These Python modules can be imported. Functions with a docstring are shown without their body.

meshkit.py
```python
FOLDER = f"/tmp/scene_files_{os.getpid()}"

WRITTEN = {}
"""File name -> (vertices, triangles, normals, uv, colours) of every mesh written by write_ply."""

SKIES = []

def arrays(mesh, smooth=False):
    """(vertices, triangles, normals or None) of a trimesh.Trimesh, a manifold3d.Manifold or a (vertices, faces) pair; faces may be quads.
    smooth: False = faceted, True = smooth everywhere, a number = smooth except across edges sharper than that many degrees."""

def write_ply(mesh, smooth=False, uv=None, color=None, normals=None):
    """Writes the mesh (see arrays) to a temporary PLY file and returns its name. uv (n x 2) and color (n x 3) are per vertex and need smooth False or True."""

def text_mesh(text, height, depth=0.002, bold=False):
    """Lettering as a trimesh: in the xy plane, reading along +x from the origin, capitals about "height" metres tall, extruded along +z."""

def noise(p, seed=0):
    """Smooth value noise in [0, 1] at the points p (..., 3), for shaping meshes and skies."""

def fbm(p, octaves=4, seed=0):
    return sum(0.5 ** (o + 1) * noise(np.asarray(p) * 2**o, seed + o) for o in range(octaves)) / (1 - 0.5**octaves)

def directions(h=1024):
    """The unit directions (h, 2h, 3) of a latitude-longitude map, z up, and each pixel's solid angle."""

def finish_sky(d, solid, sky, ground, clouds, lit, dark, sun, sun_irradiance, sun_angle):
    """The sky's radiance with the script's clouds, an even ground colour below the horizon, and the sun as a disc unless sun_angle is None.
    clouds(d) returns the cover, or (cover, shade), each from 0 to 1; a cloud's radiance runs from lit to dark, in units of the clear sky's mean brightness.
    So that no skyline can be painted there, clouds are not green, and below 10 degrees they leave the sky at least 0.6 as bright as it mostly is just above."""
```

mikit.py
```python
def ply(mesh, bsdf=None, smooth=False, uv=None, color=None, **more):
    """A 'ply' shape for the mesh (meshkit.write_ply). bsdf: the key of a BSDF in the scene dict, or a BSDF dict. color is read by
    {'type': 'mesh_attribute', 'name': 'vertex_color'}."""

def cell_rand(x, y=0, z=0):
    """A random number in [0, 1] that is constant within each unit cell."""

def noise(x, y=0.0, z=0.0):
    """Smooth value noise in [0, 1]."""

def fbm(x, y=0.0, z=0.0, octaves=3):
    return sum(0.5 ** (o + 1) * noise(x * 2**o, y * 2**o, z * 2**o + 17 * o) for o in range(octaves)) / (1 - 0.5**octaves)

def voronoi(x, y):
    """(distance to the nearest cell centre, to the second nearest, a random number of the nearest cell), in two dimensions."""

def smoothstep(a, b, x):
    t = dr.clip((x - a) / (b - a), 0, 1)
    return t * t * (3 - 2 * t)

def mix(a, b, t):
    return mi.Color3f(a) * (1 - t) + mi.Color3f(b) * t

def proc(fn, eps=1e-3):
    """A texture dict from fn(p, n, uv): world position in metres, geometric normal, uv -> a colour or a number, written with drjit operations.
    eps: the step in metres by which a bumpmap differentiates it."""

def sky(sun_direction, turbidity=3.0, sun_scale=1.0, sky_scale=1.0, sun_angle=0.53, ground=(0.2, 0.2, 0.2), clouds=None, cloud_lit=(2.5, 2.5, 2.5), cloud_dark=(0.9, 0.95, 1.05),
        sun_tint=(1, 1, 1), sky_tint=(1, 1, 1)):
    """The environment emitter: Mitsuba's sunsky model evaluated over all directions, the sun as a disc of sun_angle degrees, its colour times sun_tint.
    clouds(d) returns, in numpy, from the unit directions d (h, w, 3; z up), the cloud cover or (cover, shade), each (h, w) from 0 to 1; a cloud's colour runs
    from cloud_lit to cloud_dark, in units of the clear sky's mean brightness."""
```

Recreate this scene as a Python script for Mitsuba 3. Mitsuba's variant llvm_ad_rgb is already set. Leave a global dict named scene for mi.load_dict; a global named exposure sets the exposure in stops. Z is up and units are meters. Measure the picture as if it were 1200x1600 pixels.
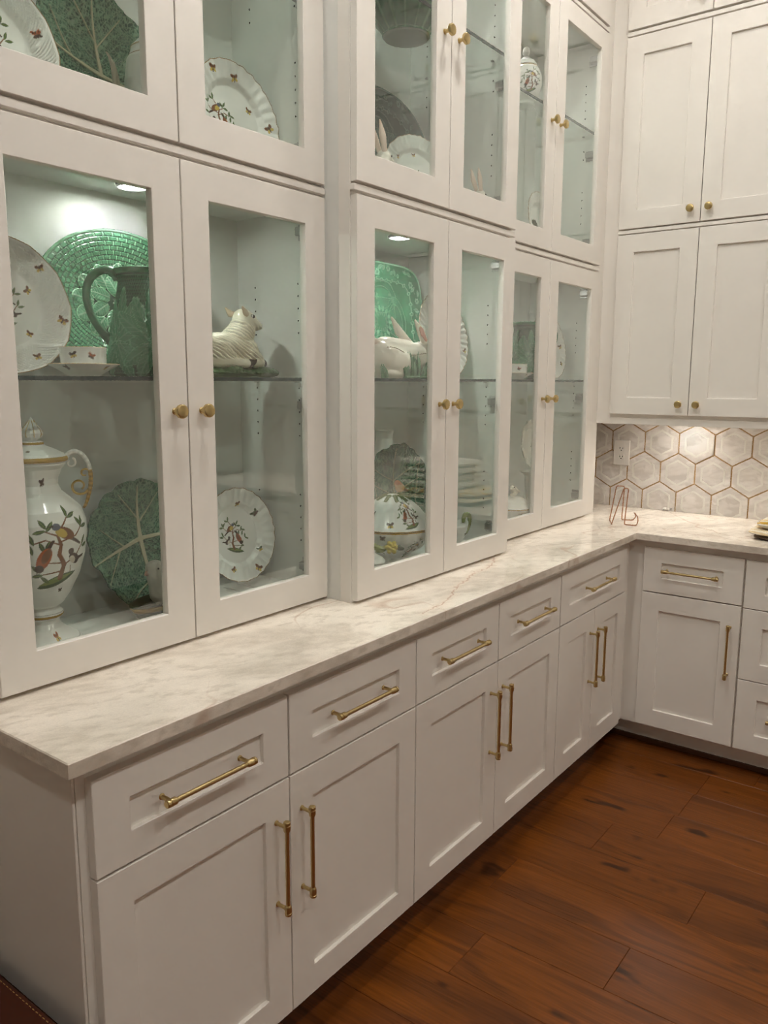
import math, random
import numpy as np, trimesh, mitsuba as mi, drjit as dr, mikit, meshkit
import manifold3d as m3
import shapely.geometry as sg
from scipy.spatial import cKDTree
from scipy.interpolate import CubicSpline

random.seed(7)
rng = np.random.default_rng(7)
T = mi.ScalarTransform4f
scene, labels = {'type': 'scene'}, {}

# ---------------------------------------------------------------- camera, lamps, exposure
CAM = np.array([1.74442, -0.63802, 1.50532])
YAW, PIT, ROL, FOC = math.radians(-37.18569), math.radians(-9.24793), math.radians(0.21853), 1257.643
_f = np.array([math.sin(YAW) * math.cos(PIT), math.cos(YAW) * math.cos(PIT), math.sin(PIT)])
_r = np.array([math.cos(YAW), -math.sin(YAW), 0.0])
_u = np.cross(_r, _f)
_u = _u * math.cos(ROL) - _r * math.sin(ROL)
scene['camera'] = {'type': 'perspective', 'fov': math.degrees(2 * math.atan(600 / FOC)), 'fov_axis': 'x', 'near_clip': 0.05, 'far_clip': 60.0,
                   'to_world': T().look_at(origin=CAM.tolist(), target=(CAM + _f).tolist(), up=_u.tolist())}
exposure = 0.36
CEIL = 3.46
DOWNLIGHT = [325.0, 314.0, 290.0]       # radiance of the ceiling cans
PUCK = [205.0, 207.0, 190.0]            # cabinet puck lamps
UNDER = [108.0, 101.0, 92.0]            # under-cabinet lamps
DOWN_AT = [(0.75, 0.54, 1.0), (0.75, 1.50, .78), (0.78, 2.25, .30), (2.3, -1.1, 1.25), (2.3, 0.45, 1.0), (2.3, 1.9, .78)]    # x, y, dimmer

# ---------------------------------------------------------------- materials
def lin(r, g, b):
    c = np.array([r, g, b], float) / 255
    return np.where(c <= 0.04045, c / 12.92, ((c + 0.055) / 1.055) ** 2.4)

def rgb(*c):
    return {'type': 'rgb', 'value': [float(x) for x in c]}

def principled(base, rough, **k):
    return {'type': 'twosided', 'b': {'type': 'principled', 'base_color': base if isinstance(base, dict) else rgb(*base), 'roughness': rough, **k}}

VC = {'type': 'mesh_attribute', 'name': 'vertex_color'}
smoothstep, mix, fbm, noise = mikit.smoothstep, mikit.mix, mikit.fbm, mikit.noise

def LC(r, g, b):
    return mi.Color3f(*[float(x) for x in lin(r, g, b)])

def stone_fn(p, n, uv):
    w = fbm(p.x * 3.0 + 4, p.y * 3.0, p.z * 3, 3)
    a = fbm(p.x * 11 + w * 3 - p.y * 3, p.y * 6 + w * 2.5, p.z * 9, 4)
    b = fbm(p.x * 60 + w * 7 - p.y * 14, p.y * 36 + w * 4, p.z * 50 + 3, 4)
    f = noise(p.x * 420, p.y * 420, p.z * 420)
    c = mix(LC(198, 189, 177), LC(221, 213, 202), smoothstep(0.32, 0.66, a))
    c = mix(c, LC(182, 172, 158), smoothstep(0.5, 0.72, b) * 0.5)
    c = mix(c, LC(222, 214, 203), smoothstep(0.52, 0.3, b) * 0.35)
    v = dr.abs(fbm(p.x * 2.1 + p.y * 1.1 + w * 1.3, p.y * 1.3 - 3, p.z, 4) - 0.5)
    c = mix(c, LC(152, 112, 82), (1 - smoothstep(0.0, 0.006, v)) * 0.4 * smoothstep(.45, .6, w))
    # one rusty vein that wanders across the slab
    V = [(.43, 1.72), (.47, 1.63), (.488, 1.56), (.484, 1.50), (.512, 1.40), (.538, 1.30), (.575, 1.22), (.606, 1.12), (.612, 1.02)]
    j, d = (noise(p.x * 70, p.y * 70) - .5) * .012, mi.Float(9)
    for (x0, y0), (x1, y1) in zip(V[:-1], V[1:]):
        ex, ey = x1 - x0, y1 - y0
        t = dr.clip(((p.x + j - x0) * ex + (p.y - y0) * ey) / (ex * ex + ey * ey), 0, 1)
        d = dr.minimum(d, dr.hypot(p.x + j - x0 - ex * t, p.y - y0 - ey * t))
    c = mix(c, LC(158, 118, 92), (1 - smoothstep(0.0008, 0.0042, d)) * (0.25 + 0.6 * b))
    c = mix(c, LC(190, 164, 142), (1 - smoothstep(0.0, 0.03, d)) * 0.35 * a)
    return c * (0.95 + 0.1 * f)

def wood_fn(p, n, uv):
    seed = dr.floor(uv.x / 50.0)
    x, y = uv.x - seed * 50.0, uv.y
    tone = mikit.cell_rand(seed, 3, 1)
    w = fbm(x * 1.7 + seed * 3.1, y * 5 + seed, seed, 3)
    ring = noise(x * 2.2 + w * 3 + seed * 7, y * 38 + w * 9, seed * 1.3)
    fine = fbm(x * 11 + seed, y * 240 + w * 12, seed, 4)
    base = mix(LC(84, 43, 11), LC(114, 61, 16), dr.clip(tone * 0.35 + w * 0.65, 0, 1))
    base = mix(base, LC(58, 30, 13), smoothstep(0.5, 0.9, ring) * 0.5)
    base = base * (0.68 + 0.64 * fine)
    k = fbm(x * 6.5 + seed * 11, y * 17 + seed * 5, 3.0 + seed, 3)
    base = mix(base, LC(34, 18, 10), smoothstep(0.7, 0.84, k) * 0.8)
    return base

def marble_fn(p, n, uv):
    s = uv.x
    w = fbm(p.x * 18 + s * 9, p.z * 18 + s, s, 3)
    a = fbm(p.x * 20 + w * 4 + s * 3, p.z * 46 + s * 5 + w * 2, s, 4)
    c = mix(LC(214, 207, 200), LC(232, 226, 220), smoothstep(0.3, 0.7, a))
    return c * (0.9 + 0.12 * uv.y)

def paint_fn(p, n, uv):
    a = fbm(p.x * 9, p.y * 9, p.z * 9, 3)
    return mix(mi.Color3f(0.70, 0.672, 0.632), mi.Color3f(0.725, 0.697, 0.655), a)

def leather_bump(p, n, uv):
    return mikit.voronoi(p.x * 260 + p.z * 120, p.y * 260 + p.z * 90)[0] * 0.0006

MAT = {
    'paint': principled(mikit.proc(paint_fn), 0.42, specular=0.4),
    'interior': principled((0.66, 0.67, 0.645), 0.5, specular=0.35),
    'brass': principled(lin(196, 175, 126), 0.27, metallic=1.0),
    'gilt': principled(lin(206, 176, 104), 0.2, metallic=0.9),
    'chrome': principled((0.42, 0.42, 0.42), 0.25, metallic=1.0),
    'rose_gold': principled(lin(186, 136, 106), 0.25, metallic=1.0),
    'pane': {'type': 'thindielectric', 'int_ior': 1.7, 'specular_transmittance': rgb(0.87, 0.915, 0.885)},
    'shelf_glass': {'type': 'thindielectric', 'int_ior': 1.5, 'specular_transmittance': rgb(0.68, 0.76, 0.73)},
    'glass_edge': principled((0.008, 0.03, 0.032), 0.08, specular=0.6),
    'glaze': principled(VC, 0.13, specular=0.55, clearcoat=0.6, clearcoat_gloss=0.95),
    'cloth': principled(VC, 0.85, specular=0.1, sheen=0.4),
    'stone': principled(mikit.proc(stone_fn), 0.09, specular=0.5),
    'wood': principled(mikit.proc(wood_fn), 0.34, specular=0.28),
    'dark_wood': principled(lin(66, 36, 18), 0.45),
    'marble': principled(mikit.proc(marble_fn), 0.16, specular=0.5),
    'white_inlay': principled(lin(232, 228, 220), 0.2, specular=0.5),
    'grout': principled(lin(186, 154, 114), 0.4, metallic=0.2),
    'plastic': principled(lin(236, 232, 226), 0.3),
    'dark': principled((0.02, 0.02, 0.02), 0.5),
    'leather': {'type': 'twosided', 'b': {'type': 'bumpmap', 'arbitrary': mikit.proc(leather_bump), 'scale': 1.0,
                                          'bsdf': {'type': 'principled', 'base_color': rgb(*lin(70, 28, 9)), 'roughness': 0.5, 'specular': 0.4}}},
    'thread': principled(lin(170, 130, 80), 0.8),
    'wall': principled(lin(192, 185, 174), 0.7),
    'ceiling': principled(lin(238, 235, 228), 0.8),
    'acrylic': {'type': 'thindielectric', 'int_ior': 1.5},
}
scene.update({'material_' + k: v for k, v in MAT.items()})

def ply(mesh, m, smooth=False, **k):
    return mikit.ply(mesh, 'material_' + m, smooth, **k)

# ---------------------------------------------------------------- bookkeeping
def numbered(key):
    if key not in scene and key not in labels and not any(k.startswith(key + '__') for k in scene):
        return key
    i = 1
    while f'{key}_{i:03d}' in scene or f'{key}_{i:03d}' in labels or any(k.startswith(f'{key}_{i:03d}__') for k in scene):
        i += 1
    return f'{key}_{i:03d}'

def thing(name, label, cat=None, group=None, kind=None):
    key = numbered(name)
    d = {'label': label}
    if cat: d['category'] = cat
    if group: d['group'] = group
    if kind: d['kind'] = kind
    labels[key] = d
    return key

_count = {}
def part(parent, name, mesh, bsdf, smooth=False, color=None, uv=None, label=None, kind=None, **more):
    base = f'{parent}__{name}'
    i = _count.get(base, 0)
    _count[base] = i + 1
    key = base if i == 0 else f'{base}_{i:03d}'
    scene[key] = mesh if isinstance(mesh, dict) else ply(mesh, bsdf, smooth, uv=uv, color=color, **more)
    d = {}
    if label: d['label'] = label
    if kind: d['kind'] = kind
    if d: labels[key] = d
    return key

def single(name, mesh, bsdf, label=None, cat=None, group=None, kind=None, smooth=False, color=None, uv=None, **more):
    key = numbered(name)
    scene[key] = ply(mesh, bsdf, smooth, uv=uv, color=color, **more)
    d = {}
    if label: d['label'] = label
    if cat: d['category'] = cat
    if group: d['group'] = group
    if kind: d['kind'] = kind
    labels[key] = d
    return key

# ---------------------------------------------------------------- mesh tools
cat_ = trimesh.util.concatenate
LEFT = np.array([[0, 0, 1.0], [1, 0, 0], [0, 1, 0]])     # (u, v, w) -> world for fronts that look to +x
BACK = np.array([[1, 0, 0.0], [0, 0, -1], [0, 1, 0]])    # for fronts that look to -y

def xf(mesh, M, t=(0, 0, 0)):
    return trimesh.Trimesh(np.asarray(mesh.vertices) @ np.asarray(M).T + np.asarray(t), mesh.faces, process=False)

def box(x0, x1, y0, y1, z0, z1, c=0.0):
    if c <= 0:
        m = trimesh.creation.box(bounds=[[x0, y0, z0], [x1, y1, z1]])
        return trimesh.Trimesh(m.vertices, m.faces, process=False)
    p = []
    for sx in (0, 1):
        for sy in (0, 1):
            for sz in (0, 1):
                X, Y, Z = (x0, x1)[sx], (y0, y1)[sy], (z0, z1)[sz]
                dx, dy, dz = (c, -c)[sx], (c, -c)[sy], (c, -c)[sz]
                p += [(X + dx, Y + dy, Z), (X + dx, Y, Z + dz), (X, Y + dy, Z + dz)]
    h = trimesh.convex.convex_hull(np.array(p))
    return trimesh.Trimesh(h.vertices, h.faces, process=False)

def extrude(poly, h0, h1, c=0.0015, bottom=True):
    """Polygon (with holes) in (u, v), from w = h0 to h1 with its front edges chamfered by c."""
    poly = sg.polygon.orient(poly, 1.0)
    inner = sg.polygon.orient(poly.buffer(-c, join_style=2, mitre_limit=10), 1.0) if c > 0 else poly
    V, F = [], []
    ok = c > 0 and inner.geom_type == 'Polygon' and len(inner.interiors) == len(poly.interiors)
    def rings(p): return [np.array(r.coords)[:-1] for r in [p.exterior, *p.interiors]]
    R0 = rings(poly)
    R1 = rings(inner) if ok else R0
    if ok and [len(a) for a in R0] != [len(a) for a in R1]:
        ok, R1 = False, R0
    n = 0
    for a, b in zip(R0, R1):
        if ok:  # match start points
            k = int(np.argmin(np.linalg.norm(b - a[0], axis=1))); b = np.roll(b, -k, axis=0)
        lay = [(a, h0), (a, h1 - c), (b, h1)] if ok else [(a, h0), (a, h1)]
        m = len(a)
        for q, h in lay: V.append(np.column_stack([q, np.full(m, h)]))
        for l in range(len(lay) - 1):
            for i in range(m):
                j = (i + 1) % m
                A, B, C_, D = n + l * m + i, n + l * m + j, n + (l + 1) * m + j, n + (l + 1) * m + i
                F += [[A, B, C_], [A, C_, D]]
        n += m * len(lay)
    def cap(p, h, flip):
        nonlocal n
        v, f = trimesh.creation.triangulate_polygon(p, engine='earcut')
        v = np.column_stack([v, np.full(len(v), h)])
        f = np.asarray(f)
        e1, e2 = v[f[:, 1]] - v[f[:, 0]], v[f[:, 2]] - v[f[:, 0]]
        s = np.sign((e1[:, 0] * e2[:, 1] - e1[:, 1] * e2[:, 0]).sum())
        if (s < 0) != flip: f = f[:, ::-1]
        V.append(v); F.extend((f + n).tolist()); n += len(v)
    cap(inner if ok else poly, h1, False)
    if bottom: cap(poly, h0, True)
    return trimesh.Trimesh(np.vstack(V), np.array(F), process=False)

def rect(u0, u1, v0, v1, holes=()):
    return sg.Polygon([(u0, v0), (u1, v0), (u1, v1), (u0, v1)], [[(a, c), (a, d), (b, d), (b, c)] for a, b, c, d in holes])

def lathe(prof, n=64, ds=None, ang0=0.0):
    """Revolves (r, z) about z. Returns mesh, angle and arc length per vertex."""
    p = np.array(prof, float)
    s = np.r_[0, np.cumsum(np.linalg.norm(np.diff(p, axis=0), axis=1))]
    if ds:
        q = np.unique(np.r_[s, np.arange(0, s[-1], ds)])
        p = np.column_stack([np.interp(q, s, p[:, 0]), np.interp(q, s, p[:, 1])])
        s = q
    m = len(p)
    a = ang0 + np.arange(n) / n * 2 * np.pi
    V = np.stack([p[None, :, 0] * np.cos(a)[:, None], p[None, :, 0] * np.sin(a)[:, None], np.broadcast_to(p[None, :, 1], (n, m))], -1).reshape(-1, 3)
    i, j = np.meshgrid(np.arange(n), np.arange(m - 1), indexing='ij')
    A, B = i * m + j, ((i + 1) % n) * m + j
    F = np.stack([np.stack([A, B, B + 1], -1), np.stack([A, B + 1, A + 1], -1)], 2).reshape(-1, 3)
    return trimesh.Trimesh(V, F, process=False), np.repeat(a, m), np.tile(s, n)

def spline(pts, n):
    pts = np.array(pts, float)
    s = np.r_[0, np.cumsum(np.linalg.norm(np.diff(pts, axis=0), axis=1))]
    return CubicSpline(s, pts)(np.linspace(0, s[-1], n))

def tube(pts, r, n=10, count=None, curved=True, squash=1.0):
    P = spline(pts, count or 8 * len(pts)) if curved else np.array(pts, float)
    m = len(P)
    R = np.interp(np.linspace(0, 1, m), np.linspace(0, 1, len(r)), r) if hasattr(r, '__len__') else np.full(m, r)
    t = np.gradient(P, axis=0); t /= np.linalg.norm(t, axis=1, keepdims=True)
    x = np.cross(t[0], [0, 0, 1.0] if abs(t[0][2]) < 0.9 else [1.0, 0, 0]); x /= np.linalg.norm(x)
    V = []
    a = np.arange(n) / n * 2 * np.pi
    for k in range(m):
        x = x - t[k] * (x @ t[k]); x /= np.linalg.norm(x)
        y = np.cross(t[k], x)
        V.append(P[k] + R[k] * (np.cos(a)[:, None] * x + squash * np.sin(a)[:, None] * y))
    V = np.vstack(V + [P[:1], P[-1:]])
    F = []
    for k in range(m - 1):
        for i in range(n):
            j = (i + 1) % n
            F += [[k * n + i, k * n + j, (k + 1) * n + j], [k * n + i, (k + 1) * n + j, (k + 1) * n + i]]
    e = m * n
    for i in range(n):
        j = (i + 1) % n
        F += [[e, j, i], [e + 1, (m - 1) * n + i, (m - 1) * n + j]]
    return trimesh.Trimesh(V, np.array(F), process=False)

def ball(c, r, sub=2):
    m = trimesh.creation.icosphere(subdivisions=sub)
    return trimesh.Trimesh(m.vertices * np.asarray(r) + np.asarray(c), m.faces, process=False)

def blob(bones, length=0.006, it=12):
    """Smooth continuous body from bones ((p, r), (q, s)) or single ((p, r),); r may be a triple."""
    parts = []
    for b in bones:
        pts = []
        for p, r in b:
            s = trimesh.creation.icosphere(subdivisions=2)
            pts.append(s.vertices * np.asarray(r) + np.asarray(p))
        parts.append(m3.Manifold.hull_points(np.vstack(pts).astype(np.float32)))
    u = m3.Manifold.batch_boolean(parts, m3.OpType.Add).refine_to_length(length).to_mesh()
    m = trimesh.Trimesh(u.vert_properties[:, :3], u.tri_verts, process=True)
    trimesh.smoothing.filter_taubin(m, iterations=it)
    return m

def displace(m, fn):
    v, n = np.array(m.vertices), np.array(m.vertex_normals)
    return trimesh.Trimesh(v + n * fn(v)[:, None], m.faces, process=False)

# ---------------------------------------------------------------- painted decoration: strokes in the object's own 2D coordinates
WHITE = np.array([0.80, 0.80, 0.775])
BROWN, RUST, DKBROWN, GREEN, LGREEN, YEL, BLUE = lin(120, 78, 50), lin(168, 84, 38), lin(62, 44, 36), lin(62, 84, 50), lin(112, 128, 66), lin(196, 170, 84), lin(90, 96, 112)

def paint(q, col, strokes, soft=0.0006):
    col = np.array(np.broadcast_to(col, (len(q), 3)), float)
    for s in strokes:
        if s[0] == 'e':       # ellipse
            _, cx, cy, rx, ry, a, c = s
            near = np.abs(q - (cx, cy)).max(1) < max(rx, ry) * 1.2
            d = q[near] - (cx, cy)
            u, v = d[:, 0] * math.cos(a) + d[:, 1] * math.sin(a), -d[:, 0] * math.sin(a) + d[:, 1] * math.cos(a)
            dist = (1 - np.hypot(u / rx, v / ry)) * min(rx, ry)
        elif s[0] == 'f':     # pointed leaf
            _, cx, cy, rx, ry, a, c = s
            near = np.abs(q - (cx, cy)).max(1) < max(rx, ry) * 1.2
            d = q[near] - (cx, cy)
            u, v = d[:, 0] * math.cos(a) + d[:, 1] * math.sin(a), -d[:, 0] * math.sin(a) + d[:, 1] * math.cos(a)
            dist = np.where(np.abs(u) < rx, ry * (1 - (u / rx) ** 2) - np.abs(v), -1)
        else:                 # tapered stroke
            _, x0, y0, x1, y1, w0, w1, c = s
            b = max(w0, w1) * 1.5
            near = (q[:, 0] > min(x0, x1) - b) & (q[:, 0] < max(x0, x1) + b) & (q[:, 1] > min(y0, y1) - b) & (q[:, 1] < max(y0, y1) + b)
            d, e = q[near] - (x0, y0), np.array([x1 - x0, y1 - y0])
            t = np.clip((d @ e) / max(e @ e, 1e-12), 0, 1)
            dist = (w0 + (w1 - w0) * t) - np.linalg.norm(d - t[:, None] * e, axis=1)
        al = np.clip(dist / soft + 0.5, 0, 1)[:, None]
        col[near] = col[near] * (1 - al) + np.asarray(c) * al
    return col

def butterfly(x, y, s, a=0.0, c=BROWN, c2=YEL):
    R = lambda u, v: (x + s * (u * math.cos(a) - v * math.sin(a)), y + s * (u * math.sin(a) + v * math.cos(a)))
    out = []
    for sx in (-1, 1):
        out += [('e', *R(.5 * sx, .35), .55 * s, .34 * s, a + sx * .7, c), ('e', *R(.42 * sx, -.3), .42 * s, .28 * s, a - sx * .6, c2),
                ('e', *R(.55 * sx, .4), .2 * s, .12 * s, a + sx * .7, DKBROWN)]
    return out + [('l', *R(0, -.6), *R(0, .5), .12 * s, .1 * s, DKBROWN)]

def bird_motif(x, y, s, flip=1):
    P = lambda u, v: (x + flip * u * s, y + v * s)
    L = lambda a, b, w0, w1, c: ('l', *P(*a), *P(*b), w0 * s, w1 * s, c)
    E = lambda t, c0, rx, ry, an, c: (t, *P(*c0), rx * s, ry * s, an * flip, c)
    o = [E('f', (.05, -.8), .62, .13, .28, GREEN), E('f', (.0, -.78), .5, .07, .24, LGREEN)]
    tr = [(.12, -.72), (.2, -.4), (.06, -.12), (.1, .12), (.02, .36), (.12, .56)]
    for k in range(len(tr) - 1): o.append(L(tr[k], tr[k + 1], .075 - .01 * k, .06 - .01 * k, BROWN))
    br = [((.1, .12), (-.25, .28)), ((-.25, .28), (-.52, .2)), ((.02, .36), (-.28, .5)), ((.2, -.35), (-.2, -.3)), ((.06, .2), (.5, .3)), ((.5, .3), (.7, .5)), ((.2, -.4), (.55, -.2)), ((.55, -.2), (.75, .05)), ((.12, .56), (.3, .78)), ((.14, -.55), (-.35, -.6))]
    for a, b in br: o.append(L(a, b, .022, .014, BROWN))
    for (u, v, an) in ((-.55, .3, 1.9), (-.7, .22, .3), (-.58, .06, -1.3), (-.3, .66, 2.2), (-.15, .6, 1.0), (-.38, .48, .2), (-.33, .1, -1.2), (-.2, .12, -1.9), (.72, .62, 1.2), (.84, .5, .1), (.62, .64, 2.2), (.3, .92, 1.6), (.44, .82, .4), (.8, .14, 1.2), (.9, .0, .2), (-.48, -.62, .1), (-.3, -.74, -.7), (-.5, -.45, 2.3), (-.75, -.1, 1.6), (-.85, -.25, .4)):
        o += [E('f', (u, v), .15, .052, an, GREEN), L((u - .12 * math.cos(an), v - .12 * math.sin(an)), (u + .12 * math.cos(an), v + .12 * math.sin(an)), .008, .008, LGREEN)]
    # lower left bird, head down
    o += [L((-.2, .05), (-.08, .24), .05, .03, DKBROWN), E('e', (-.3, -.2), .3, .15, 1.1, RUST), E('e', (-.24, -.12), .2, .09, 1.1, BROWN), E('e', (-.42, -.44), .11, .1, 0, DKBROWN), L((-.45, -.5), (-.5, -.56), .02, .006, DKBROWN)]
    # upper bird
    o += [L((.3, .3), (.66, .08), .05, .03, DKBROWN), E('e', (.22, .4), .26, .14, -.5, BROWN), E('e', (.12, .42), .16, .1, -.6, YEL), E('e', (.0, .58), .1, .09, 0, BLUE), L((-.08, .6), (-.18, .6), .02, .005, DKBROWN)]
    # right bird
    o += [L((.62, -.3), (.86, -.26), .05, .03, DKBROWN), E('e', (.5, -.28), .2, .12, -.6, DKBROWN), E('e', (.44, -.3), .12, .08, -.8, np.array([.6, .55, .48])), E('e', (.38, -.08), .085, .08, 0, DKBROWN), L((.4, -.45), (.42, -.6), .012, .01, BROWN)]
    return o

# ---------------------------------------------------------------- the room
def wall(key, mesh, m='wall'):
    scene[key] = ply(mesh, m); labels[key] = {'kind': 'structure'}

X1, Y0, YW = 4.5, -3.4, 3.109
wall('wall_left', box(-0.12, 0.0, Y0, YW + .12, 0, CEIL))
wall('wall_back', box(0.0, X1, YW + .006, YW + .12, 0, CEIL))
wall('wall_right', box(X1, X1 + .12, Y0, YW + .12, 0, CEIL))
wall('wall_front', box(-0.12, X1 + .12, Y0 - .12, Y0, 0, CEIL))
wall('ceiling', box(-0.12, X1 + .12, Y0 - .12, YW + .12, CEIL, CEIL + .1), 'ceiling')
wall('floor', box(-0.12, X1 + .12, Y0 - .12, YW + .12, -.12, -.014), 'dark_wood')

def plank(x0, x1, y0, y1, i):
    g, c = .0004, .0009
    a = np.array([[x0 + g, y0 + g], [x1 - g, y0 + g], [x1 - g, y1 - g], [x0 + g, y1 - g]])
    s = np.array([[1, 1], [-1, 1], [-1, -1], [1, -1]]) * c
    V = np.vstack([np.column_stack([a, np.full(4, -.012)]), np.column_stack([a, np.full(4, -c)]), np.column_stack([a + s, np.zeros(4)])])
    F = [[8, 9, 10], [8, 10, 11]]
    for l in (0, 4):
        for k in range(4):
            j = (k + 1) % 4
            F += [[l + k, l + j, l + 4 + j], [l + k, l + 4 + j, l + 4 + k]]
    uv = np.column_stack([V[:, 0] + 50.0 * i, V[:, 1] + 3.7 * (i % 9)])
    part('floor', 'plank', trimesh.Trimesh(V, np.array(F), process=False), 'wood', uv=uv)

KNOWN = {0: .7565, 1: 1.0965, 3: 1.188, 5: .975, 7: .992}
pi = 1
for row in range(-26, 10):
    y0 = .944 + .189 * row
    y1 = min(y0 + .189, 2.66)
    if y0 > 2.6 or y0 < Y0 - .1: continue
    xs = [KNOWN.get(row, .5 + (row * .731) % 1.3)]
    r_ = random.Random(row + 100)
    while xs[-1] < X1: xs.append(xs[-1] + r_.uniform(1.1, 1.7))
    while xs[0] > .1: xs.insert(0, xs[0] - r_.uniform(1.1, 1.7))
    for a, b in zip(xs[:-1], xs[1:]):
        a, b = max(a, 0.0), min(b, X1)
        if b - a > .05:
            plank(a, b, max(y0, Y0), y1, pi); pi += 1

# ceiling cans: lamps
for k, (x, y, dim) in enumerate(DOWN_AT):
    t = thing('downlight', 'recessed round ceiling downlight with white trim ring', 'ceiling light', 'recessed ceiling downlights')
    ring, _, _ = lathe([(.062, -.004), (.085, -.006), (.09, -.002), (.09, 0.0), (.062, 0.0)], 32)
    part(t, 'trim_ring', xf(ring, np.eye(3), (x, y, CEIL)), 'ceiling', smooth=30)
    lens = trimesh.creation.cylinder(radius=.062, height=.004, sections=32)
    part(t, 'lens', xf(lens, np.eye(3), (x, y, CEIL - .002)), 'plastic', emitter={'type': 'area', 'radiance': rgb(*[c * dim for c in DOWNLIGHT])})

# tile splashback
def hexagon(cx, cz, w):
    s = w / math.sqrt(3)
    return sg.Polygon([(cx + s * math.cos(math.radians(30 + 60 * k)), cz + s * math.sin(math.radians(30 + 60 * k))) for k in range(6)])

TX1 = 2.75
single('trim_1', box(0.0, TX1, YW, YW + .006, .914, 1.36), 'grout', kind='structure')
area_ = rect(.02, TX1, .9145, 1.36)
W, PX, PZ = .1508, .157, .1352
for r in range(-1, 4):
    cz = 1.2285 + PZ * (1 - r)
    for c in range(-1, 19):
        cx = .437 + PX * (c - 2) + (PX / 2 if r % 2 else 0)   # rows alternate by half a tile
        seed = (r * 31 + c * 17) % 23
        pieces = [('tile', extr, m, h) for extr, m, h in ((hexagon(cx, cz, W), 'marble', .006),
                  (hexagon(cx, cz, .106).difference(hexagon(cx, cz, .088)), 'white_inlay', .0072), (hexagon(cx, cz, .088), 'marble', .0066))]
        holder = None
        for q, (_, poly, m, h) in enumerate(pieces):
            g = poly.intersection(area_)
            if g.is_empty or g.geom_type != 'Polygon' or g.area < 3e-5: continue
            g = g.simplify(1e-5)
            M = extrude(g, 0.0005, h, .0012 if q == 0 else .0005, bottom=False)
            M = xf(M, BACK, (0, YW, 0))
            uv = np.full((len(M.vertices), 2), (seed * .37 + (0.0 if q == 0 else 5.1), ((seed * 7) % 11) / 10.0 if q else .8))
            if q == 0: holder = part('wall_back', 'tile', M, m, uv=uv)
            elif holder: part(holder, 'inlay_ring' if q == 1 else 'inlay_centre', M, m, uv=uv)

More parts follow.
